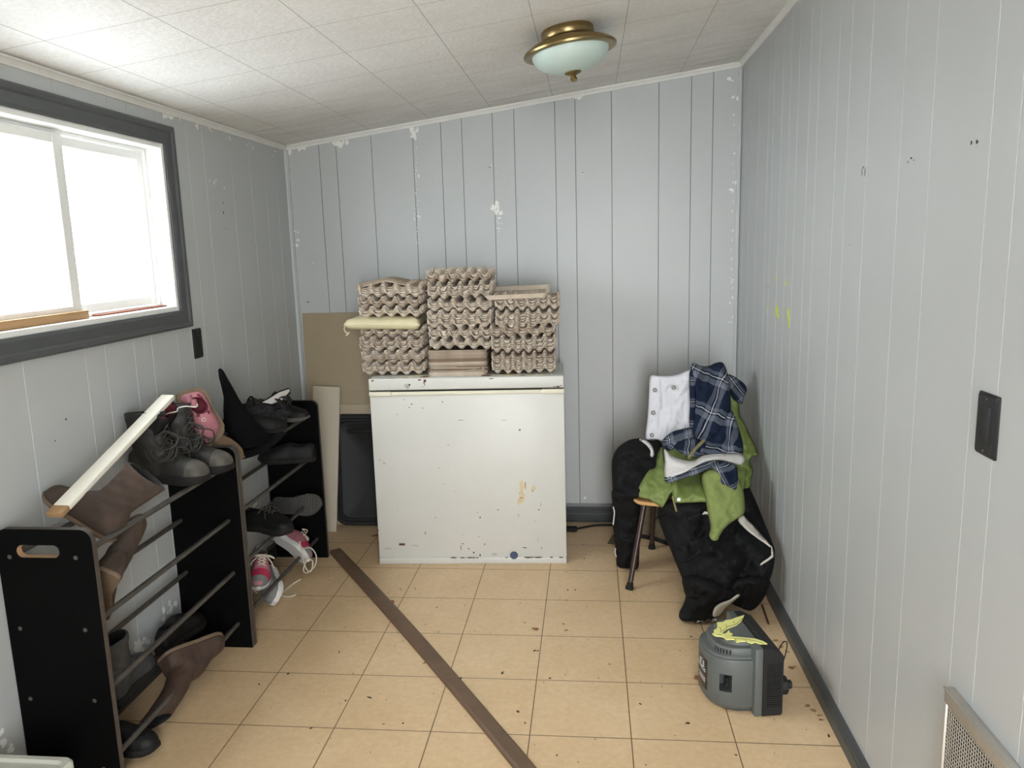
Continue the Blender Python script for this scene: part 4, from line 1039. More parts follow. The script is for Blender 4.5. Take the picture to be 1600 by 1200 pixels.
    if strap: 
        bm = bmesh.new(); t = .52; r_ = ring(t, 1.05)[2:]
        loft(bm, [[(x - .014, y, z), (x + .014, y, z), (x + .014, y * 1.03, z + .004), (x - .014, y * 1.03, z + .004)] for x, y, z in r_]); build('strap', bm, M[strap], root, True)
    return root
def place(o, pos, toe, up, label, cat, group=None):
    x = Vector(toe).normalized(); z = Vector(up); z = (z - x * z.dot(x)).normalized(); y = z.cross(x)
    m = Matrix((x, y, z)).transposed().to_4x4(); m.translation = Vector(pos); o.matrix_world = m
    return tag(o, label, cat, group)
def copy_thing(o):
    c = o.copy(); COL.objects.link(c)
    for ch in o.children:
        d = ch.copy(); COL.objects.link(d); d.parent = c; d.matrix_parent_inverse = ch.matrix_parent_inverse.copy()
    return c
# work boots on top of the near rack
wb = shoe('work_boot', .272, 1.12, .028, .010, 'boot', .245, .006, .15, lace='lace', toe='toe_work', tangle=True, heights=[(0, .075), (.1, .095), (.3, .112), (.42, .10), (.55, .074), (.68, .054), (.8, .045), (.9, .037), (.96, .026), (1, .010)])
place(wb, (-.420, -.965, .709), (1, -.05, 0), (0, 0, 1), 'black lace-up work boot with scuffed toe, front one of the pair on the near rack', 'boot', 'work boots')
w2 = copy_thing(wb); place(w2, (-.398, -.845, .709), (1, -.02, 0), (0, 0, 1), 'black lace-up work boot with scuffed toe, behind its mate near the pink clog', 'boot', 'work boots')
# brown pull-on boots slumped on the near end of the rack
bb = shoe('slouch_boot', .235, 1.12, .012, 0, 'boot', .205, .03, .45, mats=('brown', 'tansole', 'dark'))
place(bb, (-.236, -1.395, .672), (-.83, .05, .55), (.36, .36, .86), 'brown suede slouch boot with its toe against the wall, under the white wood strip', 'boot', 'brown slouch boots')
b2 = copy_thing(bb); place(b2, (-.225, -1.445, .605), (-.5, .30, -.75), (0, .9, .42), 'brown suede slouch boot sagging between the tubes beside the near end panel', 'boot', 'brown slouch boots')
# tan suede slipper, pink clog and wine-red lined shoe behind the work boots
sl = shoe('slipper', .25, 1.1, .010, 0, 'low', heights=[(0, .03), (.2, .05), (.4, .085), (.55, .09), (.7, .08), (.85, .058), (.95, .038), (1, .014)], mats=('suede', 'tansole', 'dark'), open_t=(.08, .34))
place(sl, (-.42, -.655, .709), (1, -.08, 0), (0, 0, 1), 'tan suede slipper just behind the middle rack panel, beside the work boots', 'slipper')
pk_ = shoe('clog', .185, 1.2, .010, 0, 'low', grow=.32, heights=[(0, .035), (.2, .05), (.4, .075), (.6, .075), (.8, .06), (.92, .042), (1, .016)], mats=('pink', 'tansole', 'burgundy'), open_t=(.08, .46))
place(pk_, (-.318, -.735, .972), (.28, -.10, -1), (.62, -.78, .16), 'pink girl\'s clog with a tan sole standing heel-up behind the work boots', 'clog')
bm = bmesh.new()
for dx, dy in ((0, 0), (.018, .012)):
    loft(bm, [[(.02 + dx + .013 * a, -.02 + dy + .014 * math.cos(t), .046 + .016 * math.sin(t)) for a in (-1, 1)] + [(.02 + dx + .013 * a, -.02 + dy + .0115 * math.cos(t), .046 + .0135 * math.sin(t)) for a in (1, -1)] for t in [k * 2 * PI / 14 for k in range(15)]])
build('bow', bm, M['pink'], pk_, True)
bm = bmesh.new(); tube(bm, [Vector((.105, -.0, .093)) + Vector((.006 * math.cos(a), .006 * math.sin(a), 0)) for a in [k * PI / 6 for k in range(12)]], .0012, 6, close=True); build('eyelet', bm, M['offwhite'], pk_, True)
bs = shoe('ankle_shoe', .23, 1.05, .018, 0, 'low', mats=('black_lea', 'rubber', 'burgundy'), open_t=(.05, .5), heights=[(0, .07), (.2, .08), (.4, .09), (.6, .07), (.8, .05), (.95, .03), (1, .012)])
place(bs, (-.345, -1.00, .882), (-.10, 1, .10), (.66, -.28, .72), 'dark shoe with a wine-red lining tipped against the wall behind the work boots', 'shoe')
# white wood strip resting on the boots, with a bent wire hook
a, b = Vector((-.318, -1.495, .786)), Vector((-.318, -.880, .989)); d = b - a
st = empty('wood_strip', a, (0, 0, 0), 'narrow white painted wood strip leaning from the near rack panel up onto the boots', 'wood strip')
Mx = Vector((1, 0, 0)).rotation_difference(d).to_matrix().to_4x4() @ Matrix.Rotation(.35, 4, 'X')
bm = bmesh.new(); box(bm, .035, d.length, -.023, .023, -.008, .008, .0025, mtx=Mx); build('painted_length', bm, M['whitewood'], st, True)
bm = bmesh.new(); box(bm, 0, .0352, -.0225, .0225, -.0075, .0075, .0015, mtx=Mx); tag(build('bare_end', bm, M['rawwood'], st, True), 'bare cut end of the strip')
bm = bmesh.new(); pts = [at(252, 652, 1, -.93), at(262, 646, 1, -.925), at(276, 643, 1, -.92), at(278, 638, 1, -.92), at(290, 635, 1, -.915), at(306, 636, 1, -.91), at(308, 631, 1, -.91)]
tube(bm, spline(pts, 6), .0022, 7)
tag(build('bent_wire', bm, M['wire'], None, True), 'bent pale wire hook sticking out under the top of the white strip', 'wire')
# lower tiers of the near rack
gb_ = shoe('ankle_boot', .235, 1.05, .02, .012, 'boot', .20, .0, .1, mats=('grey_lea', 'rubber', 'dark'))
place(gb_, (-.345, -1.335, .114), (-.05, 1, 0), (0, 0, 1), 'grey-black ankle boot seen from behind on the bottom tier of the near rack', 'boot')
br = shoe('tall_boot', .25, 1.25, .012, .0, 'boot', .20, .20, .2, mats=('brown2', 'tansole', 'dark'))
place(br, (-.312, -1.10, .160), (.33, .9, -.22), (.45, -.35, -.55), 'brown leather boot lying on its side on the bottom tier, pale sole edge up', 'boot', None)
rb = shoe('shoe', .25, .95, .02, .012, 'low', mats=('black_lea', 'rubber', 'dark'))
place(rb, (-.425, -1.40, .006), (.95, .1, .0), (.0, 0, 1), 'black low shoe at the bottom of the near rack, below the brown boot', 'shoe')
rs = shoe('shoe', .24, .95, .02, .010, 'low', mats=('black_lea', 'rubber', 'dark'), tread=True)
place(rs, (-.372, -1.01, .104), (.12, 1, .0), (0, 0, 1), 'black low shoe lying along the wall behind the brown boot', 'shoe')
# far rack: top tier
t1 = shoe('mule', .25, 1.0, .012, .012, 'low', mats=('black_lea', 'rubber', 'dark'), open_t=(.04, .5), heights=[(0, .05), (.2, .055), (.4, .065), (.6, .06), (.8, .045), (.95, .03), (1, .012)])
place(t1, (-.372, -.385, .709), (.75, .62, 0), (0, 0, 1), 'black low mule on the top tier of the back rack, beside the witch hat', 'shoe')
t2 = shoe('shoe', .255, .95, .016, .014, 'low', mats=('black_lea', 'greysole', 'dark'), lace='lace', open_t=(.05, .42))
place(t2, (-.39, -.09, .709), (1, .05, .02), (0, 0, 1), 'black lace-up shoe with a grey sole edge on the back rack top tier', 'shoe')
# middle tiers of the far rack
cg = shoe('loafer', .262, 1.05, .022, .0, 'low', mats=('black_lea', 'rubber', 'dark'), open_t=(.05, .46))
place(cg, (-.160, .030, .509), (-1, -.12, 0), (0, 0, 1), 'black slip-on loafer on the second tier of the back rack, heel outwards', 'shoe')
c3 = shoe('trainer', .265, 1.08, .028, .0, 'low', mats=('black_lea', 'rubber', 'dark'), lace='lace', open_t=(.05, .42))
place(c3, (-.385, -.30, .306), (1, -.30, 0), (0, 0, 1), 'black trainer on the third tier of the back rack, toe outwards', 'shoe')
c4 = shoe('shoe', .245, 1.05, .022, .0, 'low', mats=('black_lea', 'greysole', 'dark'), tread=True)
place(c4, (-.375, .005, .300), (.98, -.16, .10), (.12, .90, -.35), 'black shoe on its side with its ridged grey sole facing the room', 'shoe')
# pink trainers at the bottom
def pink_trainer(side):
    o = shoe('trainer', .225, .95, .024, .0, 'low', mats=('pink', 'white_lea', 'grey_mesh'), lace='offwhite', open_t=(.05, .40), side=side)
    bm = bmesh.new(); L = .225
    def rg(t, g): return [(L * t, curve_y(t, side) + wfoot(t) * .95 * g * math.cos(a), .021 + interp([(.66, .058), (.8, .045), (.9, .036), (.96, .026), (1, .012)], t) * math.sin(a) ** .85 * g) for a in [PI * k / 12 for k in range(13)]]
    loft(bm, [rg(t, 1.045) for t in (.72, .78, .84)], cap=True); tag(build('toe_band', bm, M['pinkd'], o, True), 'hot pink band across the toe')
    bm = bmesh.new(); loft(bm, [rg(t, 1.04) for t in (.845, .88, .92, .95, .98, 1.0)], cap=True); tag(build('toe_cap', bm, M['grey_mesh'], o, True), 'grey toe cap')
    return o
s1 = pink_trainer(1); place(s1, (-.345, -.255, .145), (.38, -1, -.30), (.25, -.1, 1), 'pink and grey child\'s trainer leaning toe-down at the bottom of the back rack', 'shoe', 'pink trainers')
s2 = pink_trainer(-1); place(s2, (-.365, -.045, .165), (.80, -.42, -.33), (.55, .74, .30), 'pink and grey trainer tipped on its side with its white sole showing', 'shoe', 'pink trainers')
s3 = shoe('trainer', .23, .95, .026, .0, 'low', mats=('grey_mesh', 'white_lea', 'dark'), open_t=(.05, .4), lace='offwhite'); place(s3, (-.30, -.235, .085), (.45, -.80, -.25), (-.72, .12, .55), 'white-soled grey trainer lying on its side between the pink trainers', 'shoe')
s4 = shoe('trainer', .22, .95, .02, .0, 'low', mats=('grey_mesh', 'greysole', 'dark'), open_t=(.05, .4)); place(s4, (-.395, -.585, .108), (.1, 1, 0), (.1, 0, 1), 'dull grey trainer half hidden behind the middle rack panel', 'shoe')
bm = bmesh.new()
for pts in ([(470, 905, .02), (458, 912, .004), (443, 924, .004), (440, 930, .004), (452, 932, .004), (462, 929, .004), (458, 926, .004)], [(471, 858, .16), (485, 856, .14), (494, 868, .10), (492, 884, .05), (480, 895, .03), (474, 890, .06), (480, 872, .10)], [(474, 870, .13), (488, 876, .08), (486, 892, .04), (478, 888, .05), (472, 862, .14), (468, 846, .18)]):
    tube(bm, spline([at(x, y, 2, z) for x, y, z in pts], 6), .0028, 6)
tag(build('shoelace', bm, M['offwhite'], None, True), 'loose cream shoelaces trailing from the pink trainers onto the floor', 'shoelace')

# witch hat, tulle and fan on the far rack
hat = empty('witch_hat', (-.27, -.47, .709), (0, 0, 0), 'black felt witch hat with a tall bent point, on top of the back rack', 'hat')
hb = Vector(hat.location); bm = bmesh.new(); R = []
for (px, py, r) in [(344, 576, .004), (345, 579, .010), (349, 590, .016), (355, 604, .021), (361, 622, .028), (368, 642, .045), (377, 662, .061), (385, 680, .076), (389, 694, .088), (390, 701, .092)]:
    c = aY(px, py, -.47) - hb
    c.z = max(c.z, .012)
    R.append([c + Vector((r * math.cos(t) * (1 + .08 * math.sin(3 * t + py * .1)), r * math.sin(t), -.25 * r * math.cos(t) * (r < .05))) for t in [2 * PI * k / 28 for k in range(28)]])
loft(bm, R); build('cone', bm, M['felt'], hat, True)
bm = bmesh.new(); c = aY(385, 700, -.47) - hb
RR = [[(c.x - .01 + r * 1.0 * math.cos(t), c.y + r * 1.0 * math.sin(t), .006 + zz + .022 * math.sin(2 * t + 1.0) * (r / .15) ** 2 + .030 * max(0, -math.cos(t)) * (r / .15) ** 2) for t in [2 * PI * k / 40 for k in range(40)]] for r, zz in ((.05, .004), (.11, .006), (.160, .010), (.165, .008), (.160, .005), (.11, .0), (.05, -.003))]
loft(bm, RR); build('brim', bm, M['felt'], hat, True)
bm = bmesh.new(); p = [at(387, 626, 1, -.42), at(392, 620, 1, -.42), at(396, 624, 1, -.42), at(397, 634, 1, -.42)]
tube(bm, spline([q - hb for q in p], 5), .004, 6); build('band_loop', bm, M['felt'], hat, True)
random.seed(9)
tu = empty('tulle_bundle', (-.31, -.19, .709), (0, 0, 0), 'crumpled bundle of black tulle on the back rack behind the mule', 'tulle'); bm = bmesh.new()
bmesh.ops.create_icosphere(bm, subdivisions=5, radius=1)
from mathutils import noise
for v in bm.verts:
    q = v.co.copy(); nn = noise.noise(q * 2.2) * .28 + noise.noise(q * 5.5) * .16 + noise.noise(q * 13) * .07
    v.co = Vector((q.x * .115 * (1 + nn), q.y * .10 * (1 + nn), max(0, .064 + q.z * .065 * (1 + nn))))
build('bundle', bm, M['tulle'], tu, 'all')
bm = bmesh.new()
for k in range(12):
    a_ = random.uniform(-.6, 1.6); r0 = .07; pts = [(r0 * math.cos(a_), r0 * math.sin(a_), .10), (.11 * math.cos(a_), .10 * math.sin(a_), .14 + random.uniform(0, .02)), (.14 * math.cos(a_) + random.uniform(-.01, .02), .11 * math.sin(a_), .13 + random.uniform(-.03, .03))]
    p = spline(pts, 5); loft(bm, [[q + np.array([0, -.012, 0]), q + np.array([0, .012, .004]), q + np.array([0, .012, .006]), q + np.array([0, -.012, .003])] for q in p])
build('ruffle', bm, M['tulle'], tu, True)
cb = copy_thing(tu); cb.name = 'cloth_bundle'; cb.location = (-.345, -.585, .709); cb.rotation_euler = (0, 0, 1.9); cb.scale = (.8, .72, .75); tag(cb, 'crumpled black cloth between the pink clog and the witch hat', 'cloth')
fn = empty('wire_fan', at(415, 628, 1, -.26), (0, 0, 0), 'black-edged pale gauze fan sticking up from the tulle on the back rack', 'fan'); fb = Vector(fn.location)
P_ = [at(x, y, 1, yy) - fb for x, y, yy in ((408, 629, -.30), (420, 622, -.28), (436, 612, -.25), (451, 607, -.22), (453, 609, -.21), (446, 618, -.20), (436, 628, -.22), (424, 632, -.26))]
bm = bmesh.new(); vs = [bm.verts.new(p) for p in P_] ; vb = [bm.verts.new(p + Vector((.002, .002, -.002))) for p in P_]
bm.faces.new(vs); bm.faces.new(vb[::-1])
for i in range(8): bm.faces.new((vs[i], vb[i], vb[(i + 1) % 8], vs[(i + 1) % 8]))
build('gauze', bm, M['sherpa'], fn)
bm = bmesh.new(); tube(bm, P_, .0028, 6, close=True)
for k in (5, 6): tube(bm, [P_[0], P_[k]], .0015, 5)
build('wire_edge', bm, M['felt'], fn, True)
# ================================================================== CHAIR AND CLOTHES
CX, CY, CRZ = 1.520, .010, math.radians(-15)
ch = empty('school_chair', (CX, CY, 0), (0, 0, CRZ), 'small brown-legged plywood chair in the right corner, buried under clothes', 'chair')
bm = bmesh.new(); Rg = []
for zz, g in ((.372, .985), (.376, 1.0), (.384, 1.0), (.388, .985)):
    Rg.append([(x * g, y * g, zz - .012 * max(0, (-y - .15) / .07) ** 2 + .010 * (abs(x) / .2) ** 2 * 0) for x, y in rrect(.40, .42, .05, 6)])
loft(bm, Rg); build('seat', bm, M['ply'], ch, 35)
bm = bmesh.new(); Rg = []
for i in range(9):
    u = i / 8; z = .555 + .275 * u; y = .215 + .05 * u; w = .183 - .012 * (2 * u - 1) ** 4
    Rg.append([(w * k, y + .018 * (1 - k * k) * 1.0, z) for k in (-1, -.5, 0, .5, 1)] + [(w * k, y + .011 + .018 * (1 - k * k), z) for k in (1, .5, 0, -.5, -1)])
loft(bm, Rg); build('backrest', bm, M['ply'], ch, 35)
def leg(top, bot, foot=True):
    bm = bmesh.new(); t, b_ = Vector(top), Vector(bot); tube(bm, [t, b_ + (t - b_) * .02], .0115, 12)
    g = build('leg', bm, M['legbrown'], ch, True); bm = bmesh.new(); d = (t - b_).normalized()
    tube(bm, [b_ + Vector((0, 0, .0)), b_ + d * .008, b_ + d * .02, b_ + d * .032], [.017, .0175, .014, .0125], 14); c = build('foot_cap', bm, M['rubber'], None, True); c.parent = g
Mi = Matrix.Translation((CX, CY, 0)) @ Matrix.Rotation(CRZ, 4, 'Z'); Mi = Mi.inverted()
fl = Mi @ Vector((1.263, -.190, 0)); leg((-.150, -.150, .372), fl); leg((.150, -.150, .372), (-fl.x, fl.y, 0))
blg = Mi @ Vector((1.394, .272, 0)); leg((-.165, .165, .42), blg); leg((.165, .165, .42), (-blg.x, blg.y, 0))
bm = bmesh.new()
for s in (-1, 1): tube(bm, spline([(s * .165, -.17, .368), (s * .168, .10, .368), (s * .170, .185, .40), (s * .165, .215, .56), (s * .15, .262, .82)], 6), .010, 10)
tube(bm, [(-.15, -.15, .366), (.15, -.15, .366)], .009, 10); build('frame', bm, M['legbrown'], ch, True)

# black snow trousers hanging over the left of the seat
tr = empty('snow_trousers', (1.25, -.02, .0), (0, 0, 0), 'black snow trousers with white piping hanging off the left side of the chair', 'trousers')
def wp(o, root):
    o.parent = root; o.matrix_parent_inverse = root.matrix_world.inverted() if False else Matrix.Translation(-Vector(root.location)); return o
wp(cloth('seat_part', [(956, 742, .06), (957, 716, .08), (966, 699, .10), (982, 688, .12), (998, 685, .13), (1016, 688, .14), (1034, 692, .14), (1036, 720, .06), (1022, 745, -.04), (1008, 765, -.11), (996, 776, -.14), (976, 778, -.08), (960, 775, .0)], .045, M['snow'], folds=[((962, 760), (985, 700), .010, 5), ((985, 775), (1010, 715), -.008, 6), ((975, 740), (1000, 735), .008, 5), ((970, 765), (1000, 755), .008, 4), ((962, 725), (1010, 700), .012, 6)], edge=16), tr)
wp(cloth('leg_part', [(957, 765, -.02), (978, 768, -.08), (998, 772, -.10), (1001, 790, -.06), (1000, 830, .0), (999, 865, .02), (996, 889, .03), (980, 888, .04), (965, 885, .05), (963, 868, .05), (961, 845, .05), (957, 815, .03), (957, 790, .0)], .035, M['snow'], folds=[((970, 790), (972, 880), .010, 5), ((985, 780), (988, 885), -.008, 5), ((960, 845), (992, 838), .006, 4)], edge=12), tr)
def strip(name, pts, r, m, root, n=6):
    bm = bmesh.new(); tube(bm, spline([aY(x, y, yy) for x, y, yy in pts], 6), r, n); return wp(build(name, bm, m, None, True), root)
wp(cloth('piping', [(999, 686, .06), (1008, 687, .05), (1018, 695, .02), (1022, 706, -.01), (1021, 714, -.02), (1016, 713, -.02), (1016, 704, -.01), (1010, 696, .02), (1002, 690, .05)], .012, M['sherpa'], step=2.5, edge=4, rough=.0004), tr)
strip('side_piping', [(958, 792, -.02), (960, 800, -.015), (959, 812, -.0), (958, 820, .0)], .003, M['sherpa'], tr)
strip('hem_piping', [(962, 857, .03), (961, 862, .03), (963, 870, .03)], .0025, M['sherpa'], tr)

# big black padded trousers sliding from the seat down to the floor
bp_ = empty('padded_trousers', (1.60, -.30, 0), (0, 0, 0), 'black padded trousers with pale grey side stripes slumped from the chair to the floor', 'trousers')
wp(cloth('main_part', [(1034, 786, -.16), (1060, 778, -.20), (1100, 776, -.21), (1140, 768, -.18), (1166, 758, -.10), (1176, 772, -.12), (1186, 795, -.20), (1196, 820, -.28), (1205, 842, -.36), (1211, 862, -.42), (1209, 885, -.43), (1203, 905, -.40), (1190, 925, -.38), (1160, 935, -.42), (1130, 925, -.46), (1100, 935, -.46), (1072, 930, -.42), (1066, 905, -.36), (1056, 880, -.30), (1046, 855, -.24), (1036, 832, -.18), (1030, 808, -.15)], .075, M['snow'],
    inner=[(1110, 850, -.36), (1150, 870, -.44), (1090, 820, -.28)],
    folds=[((1060, 800), (1085, 925), .020, 9), ((1100, 800), (1070, 900), -.018, 8), ((1120, 830), (1135, 920), .018, 10), ((1080, 860), (1150, 850), .012, 7), ((1150, 820), (1205, 880), .022, 9), ((1170, 870), (1140, 920), -.02, 8), ((1180, 900), (1130, 870), .015, 8), ((1095, 900), (1130, 870), .015, 6)], edge=26), bp_)
wp(cloth('leg_part', [(1066, 905, -.40), (1085, 898, -.45), (1110, 905, -.49), (1135, 915, -.50), (1150, 925, -.49), (1142, 938, -.48), (1130, 950, -.475), (1120, 962, -.47), (1105, 967, -.465), (1085, 969, -.46), (1064, 968, -.455), (1061, 958, -.45), (1067, 945, -.44), (1071, 930, -.42)], .055, M['snow'], folds=[((1075, 960), (1120, 915), .012, 6), ((1100, 965), (1140, 925), -.010, 5)], edge=14), bp_)
wp(cloth('rear_leg', [(1128, 915, -.44), (1160, 900, -.46), (1195, 895, -.44), (1203, 910, -.40), (1196, 930, -.37), (1186, 945, -.35), (1172, 954, -.37), (1150, 946, -.40), (1135, 935, -.42)], .05, M['snow'], folds=[((1150, 945), (1180, 905), .012, 6), ((1170, 950), (1195, 915), -.01, 5)], edge=14), bp_)
tag(wp(cloth('side_stripe', [(1152, 812, -.335), (1160, 804, -.325), (1168, 812, -.345), (1178, 822, -.375), (1190, 836, -.415), (1200, 847, -.455), (1205, 856, -.475), (1196, 850, -.46), (1182, 840, -.44), (1166, 828, -.40)], .008, M['reflect'], step=2.5, edge=4, rough=.0004), bp_), 'pale grey side stripe')
tag(wp(cloth('side_stripe', [(1205, 852, -.475), (1209, 866, -.49), (1207, 872, -.50), (1190, 883, -.505), (1189, 880, -.505), (1204, 869, -.50), (1205, 864, -.49)], .004, M['reflect'], step=2, edge=3, rough=.0002), bp_), 'pale grey side stripe')
tag(wp(cloth('side_stripe', [(1114, 963, -.535), (1116, 950, -.535), (1126, 942, -.54), (1140, 937, -.54), (1152, 929, -.54), (1156, 931, -.535), (1146, 940, -.53), (1134, 950, -.53), (1124, 962, -.53)], .006, M['reflect'], step=2.5, edge=4, rough=.0004), bp_), 'pale grey side stripe')
wp(cloth('waistband', [(1030, 806, -.20), (1036, 797, -.21), (1055, 797, -.235), (1080, 800, -.26), (1098, 795, -.26), (1100, 785, -.25), (1110, 786, -.25), (1112, 800, -.27), (1086, 818, -.275), (1070, 810, -.265), (1050, 803, -.245)], .016, M['snow'], step=3, edge=5), bp_)
tag(wp(cloth('care_tag', [(1097, 804, -.30), (1100, 799, -.30), (1112, 799, -.30), (1112, 805, -.30)], .004, M['reflect'], step=2, edge=3, rough=0, smooth_out=False), bp_), 'pale grey tag')

# green jacket
gj = empty('green_jacket', (1.55, -.10, .40), (0, 0, 0), 'olive green winter jacket draped over the chair, under the checked shirt', 'jacket')
wp(cloth('body', [(1040, 700, .10), (1080, 690, .12), (1130, 700, .12), (1160, 690, .12), (1168, 720, .02), (1166, 745, -.08), (1162, 770, -.16), (1150, 790, -.21), (1126, 790, -.25), (1100, 785, -.26), (1075, 786, -.255), (1054, 785, -.24), (1050, 770, -.22), (1046, 750, -.17), (1036, 735, -.10), (1028, 725, -.02), (1032, 708, .06)], .035, M['green'], folds=[((1060, 760), (1100, 755), .008, 5), ((1055, 778), (1100, 777), -.007, 3), ((1060, 750), (1085, 770), .006, 4)], edge=12), gj)
wp(cloth('right_side', [(1134, 618, .22), (1152, 612, .22), (1156, 645, .20), (1163, 660, .17), (1172, 680, .12), (1180, 696, .08), (1185, 711, .04), (1176, 714, .03), (1172, 722, .02), (1177, 735, -.02), (1174, 748, -.06), (1172, 762, -.10), (1158, 762, -.12), (1150, 740, -.06), (1152, 710, .04), (1148, 680, .12), (1140, 655, .19)], .035, M['green'], folds=[((1145, 640), (1165, 690), .010, 4), ((1155, 655), (1178, 712), -.010, 4), ((1158, 715), (1172, 735), .010, 4), ((1156, 735), (1174, 750), .012, 4), ((1150, 665), (1158, 700), .008, 3)], edge=9), gj)
wp(cloth('left_sleeve', [(1033, 698, .06), (1040, 712, .02), (1042, 730, -.06), (1050, 748, -.15), (1056, 762, -.19), (1046, 776, -.19), (1036, 793, -.18), (1026, 788, -.17), (1014, 781, -.16), (1002, 778, -.15), (996, 774, -.14), (998, 762, -.13), (1006, 746, -.10), (1014, 735, -.06), (1024, 730, -.03), (1026, 715, .02)], .035, M['green'], folds=[((1000, 770), (1036, 785), .008, 3), ((1010, 755), (1035, 770), .008, 4), ((1020, 738), (1044, 745), -.008, 4), ((1028, 725), (1036, 745), .010, 4)], edge=9), gj)
wp(cloth('right_sleeve', [(1096, 742, -.25), (1110, 734, -.26), (1130, 733, -.26), (1150, 742, -.25), (1160, 760, -.26), (1164, 785, -.28), (1163, 802, -.30), (1150, 812, -.32), (1136, 822, -.33), (1127, 834, -.34), (1122, 845, -.345), (1112, 846, -.345), (1107, 838, -.34), (1110, 824, -.33), (1106, 802, -.31), (1101, 775, -.28)], .045, M['greend'], folds=[((1115, 760), (1130, 810), .006, 6), ((1140, 760), (1120, 830), -.006, 6)], edge=14), gj)
strip('zip_tail', [(1051, 775, -.27), (1054, 788, -.285), (1057, 799, -.29)], .0045, M['zip'], gj)
p = aY(1060.5, 780.5, -.298); bm = bmesh.new(); d = (CP - p).normalized(); lathe(bm, [(0, .003), (.0035, .003), (.0065, .004), (.0085, .001), (.0085, -.004), (0, -.004)], 18, 0, Matrix.Translation(p) @ Vector((0, 0, 1)).rotation_difference(d).to_matrix().to_4x4()); tag(wp(build('snap_button', bm, M['vinyl'], None, True), gj), 'white snap button')

# white denim jacket over the backrest
dj = empty('denim_jacket', (1.47, .20, .60), (0, 0, 0), 'white denim jacket with grey metal buttons hung over the chair back', 'jacket')
wp(cloth('front_panel', [(1016, 588, .165), (1030, 587, .155), (1048, 587, .145), (1062, 584, .14), (1078, 578, .13), (1100, 578, .12), (1120, 590, .12), (1122, 640, .11), (1120, 690, .08), (1090, 706, .06), (1060, 704, .07), (1036, 690, .11), (1022, 687, .14), (1009, 685, .155), (1012, 650, .16), (1014, 615, .165)], .018, M['denim'], folds=[((1030, 592), (1026, 684), .006, 2), ((1035, 592), (1031, 684), -.009, 1.8), ((1047, 606), (1044, 690), -.006, 1.6), ((1042, 615), (1040, 690), .004, 1.6), ((1038, 598), (1064, 600), .003, 2), ((1060, 600), (1045, 680), .006, 6), ((1015, 655), (1040, 640), .004, 3), ((1012, 668), (1034, 676), .004, 3), ((1070, 590), (1052, 660), .005, 5), ((1042, 603), (1066, 606), -.004, 1.5)], edge=7, step=2.2), dj)
for (x, y, yy) in ((1023, 609.5, .138), (1052.5, 605.5, .115), (1020.5, 645, .132), (1018.5, 680, .128)):
    p = aY(x, y, yy); d = (CP - p).normalized(); bm = bmesh.new(); lathe(bm, [(0, .0045), (.004, .004), (.006, .0055), (.0095, .003), (.0095, -.006), (0, -.006)], 20, 0, Matrix.Translation(p) @ Vector((0, 0, 1)).rotation_difference(d).to_matrix().to_4x4()); wp(build('button', bm, M['button'], None, True), dj)

# checked flannel jacket with white fleece lining on top of the heap
pj = empty('flannel_jacket', (1.60, .05, .60), (0, 0, 0), 'navy and grey checked flannel jacket with white fleece lining, topmost of the heap', 'jacket')
wp(cloth('back_panel', [(1079, 574, .11), (1084, 567, .12), (1094, 571, .12), (1106, 572, .13), (1118, 567, .13), (1128, 566, .13), (1134, 574, .12), (1139, 592, .10), (1141, 615, .08), (1142, 640, .05), (1136, 660, .03), (1128, 676, .01), (1118, 690, -.02), (1104, 700, -.04), (1090, 690, -.01), (1080, 672, .03), (1083, 650, .05), (1086, 620, .07), (1082, 595, .09)], .05, M['plaid'], folds=[((1110, 575), (1088, 660), .014, 5), ((1124, 572), (1132, 640), .012, 6), ((1100, 580), (1092, 640), -.012, 5), ((1138, 610), (1104, 690), .014, 5), ((1120, 620), (1096, 680), -.008, 6)], edge=10, step=3.5, uv=(.42, 52, .15, .1)), pj)
wp(cloth('placket', [(1078, 580, .085), (1083, 576, .085), (1088, 585, .075), (1088, 610, .06), (1087, 640, .045), (1088, 670, .02), (1086, 686, .0), (1079, 690, .0), (1077, 660, .03), (1078, 630, .05), (1077, 600, .07)], .014, M['plaid'], edge=4, step=2.5, uv=(.0, 34, .3, .2), rough=.0006), pj)
wp(cloth('side_panel', [(1138, 640, .04), (1146, 645, .03), (1152, 660, .01), (1157, 678, -.02), (1161, 694, -.05), (1160, 712, -.08), (1146, 714, -.10), (1126, 712, -.11), (1104, 710, -.11), (1090, 704, -.10), (1100, 692, -.08), (1118, 678, -.05), (1128, 660, .0)], .04, M['plaid'], folds=[((1138, 650), (1150, 705), .010, 5), ((1110, 700), (1150, 690), .010, 4), ((1130, 670), (1140, 708), -.010, 5)], edge=9, step=3.5, uv=(.20, 50, .6, .4)), pj)
wp(cloth('collar', [(1034, 692, -.02), (1040, 682, -.02), (1052, 674, -.02), (1066, 670, -.02), (1078, 668, -.02), (1084, 672, -.02), (1084, 684, -.04), (1072, 690, -.06), (1062, 690, -.07), (1056, 698, -.08), (1050, 704, -.08), (1040, 702, -.06)], .028, M['plaid'], folds=[((1042, 695), (1080, 676), .010, 3), ((1046, 700), (1060, 690), -.010, 3)], edge=6, step=3, uv=(-.3, 30, .1, .5)), pj)
wp(cloth('lower_panel', [(1056, 692, -.07), (1068, 686, -.07), (1084, 684, -.07), (1100, 690, -.08), (1108, 700, -.10), (1104, 712, -.12), (1090, 714, -.12), (1076, 714, -.12), (1064, 708, -.11), (1054, 700, -.10)], .026, M['plaid'], folds=[((1062, 702), (1100, 698), .006, 4)], edge=7, step=3, uv=(.08, 40, .45, .1)), pj)
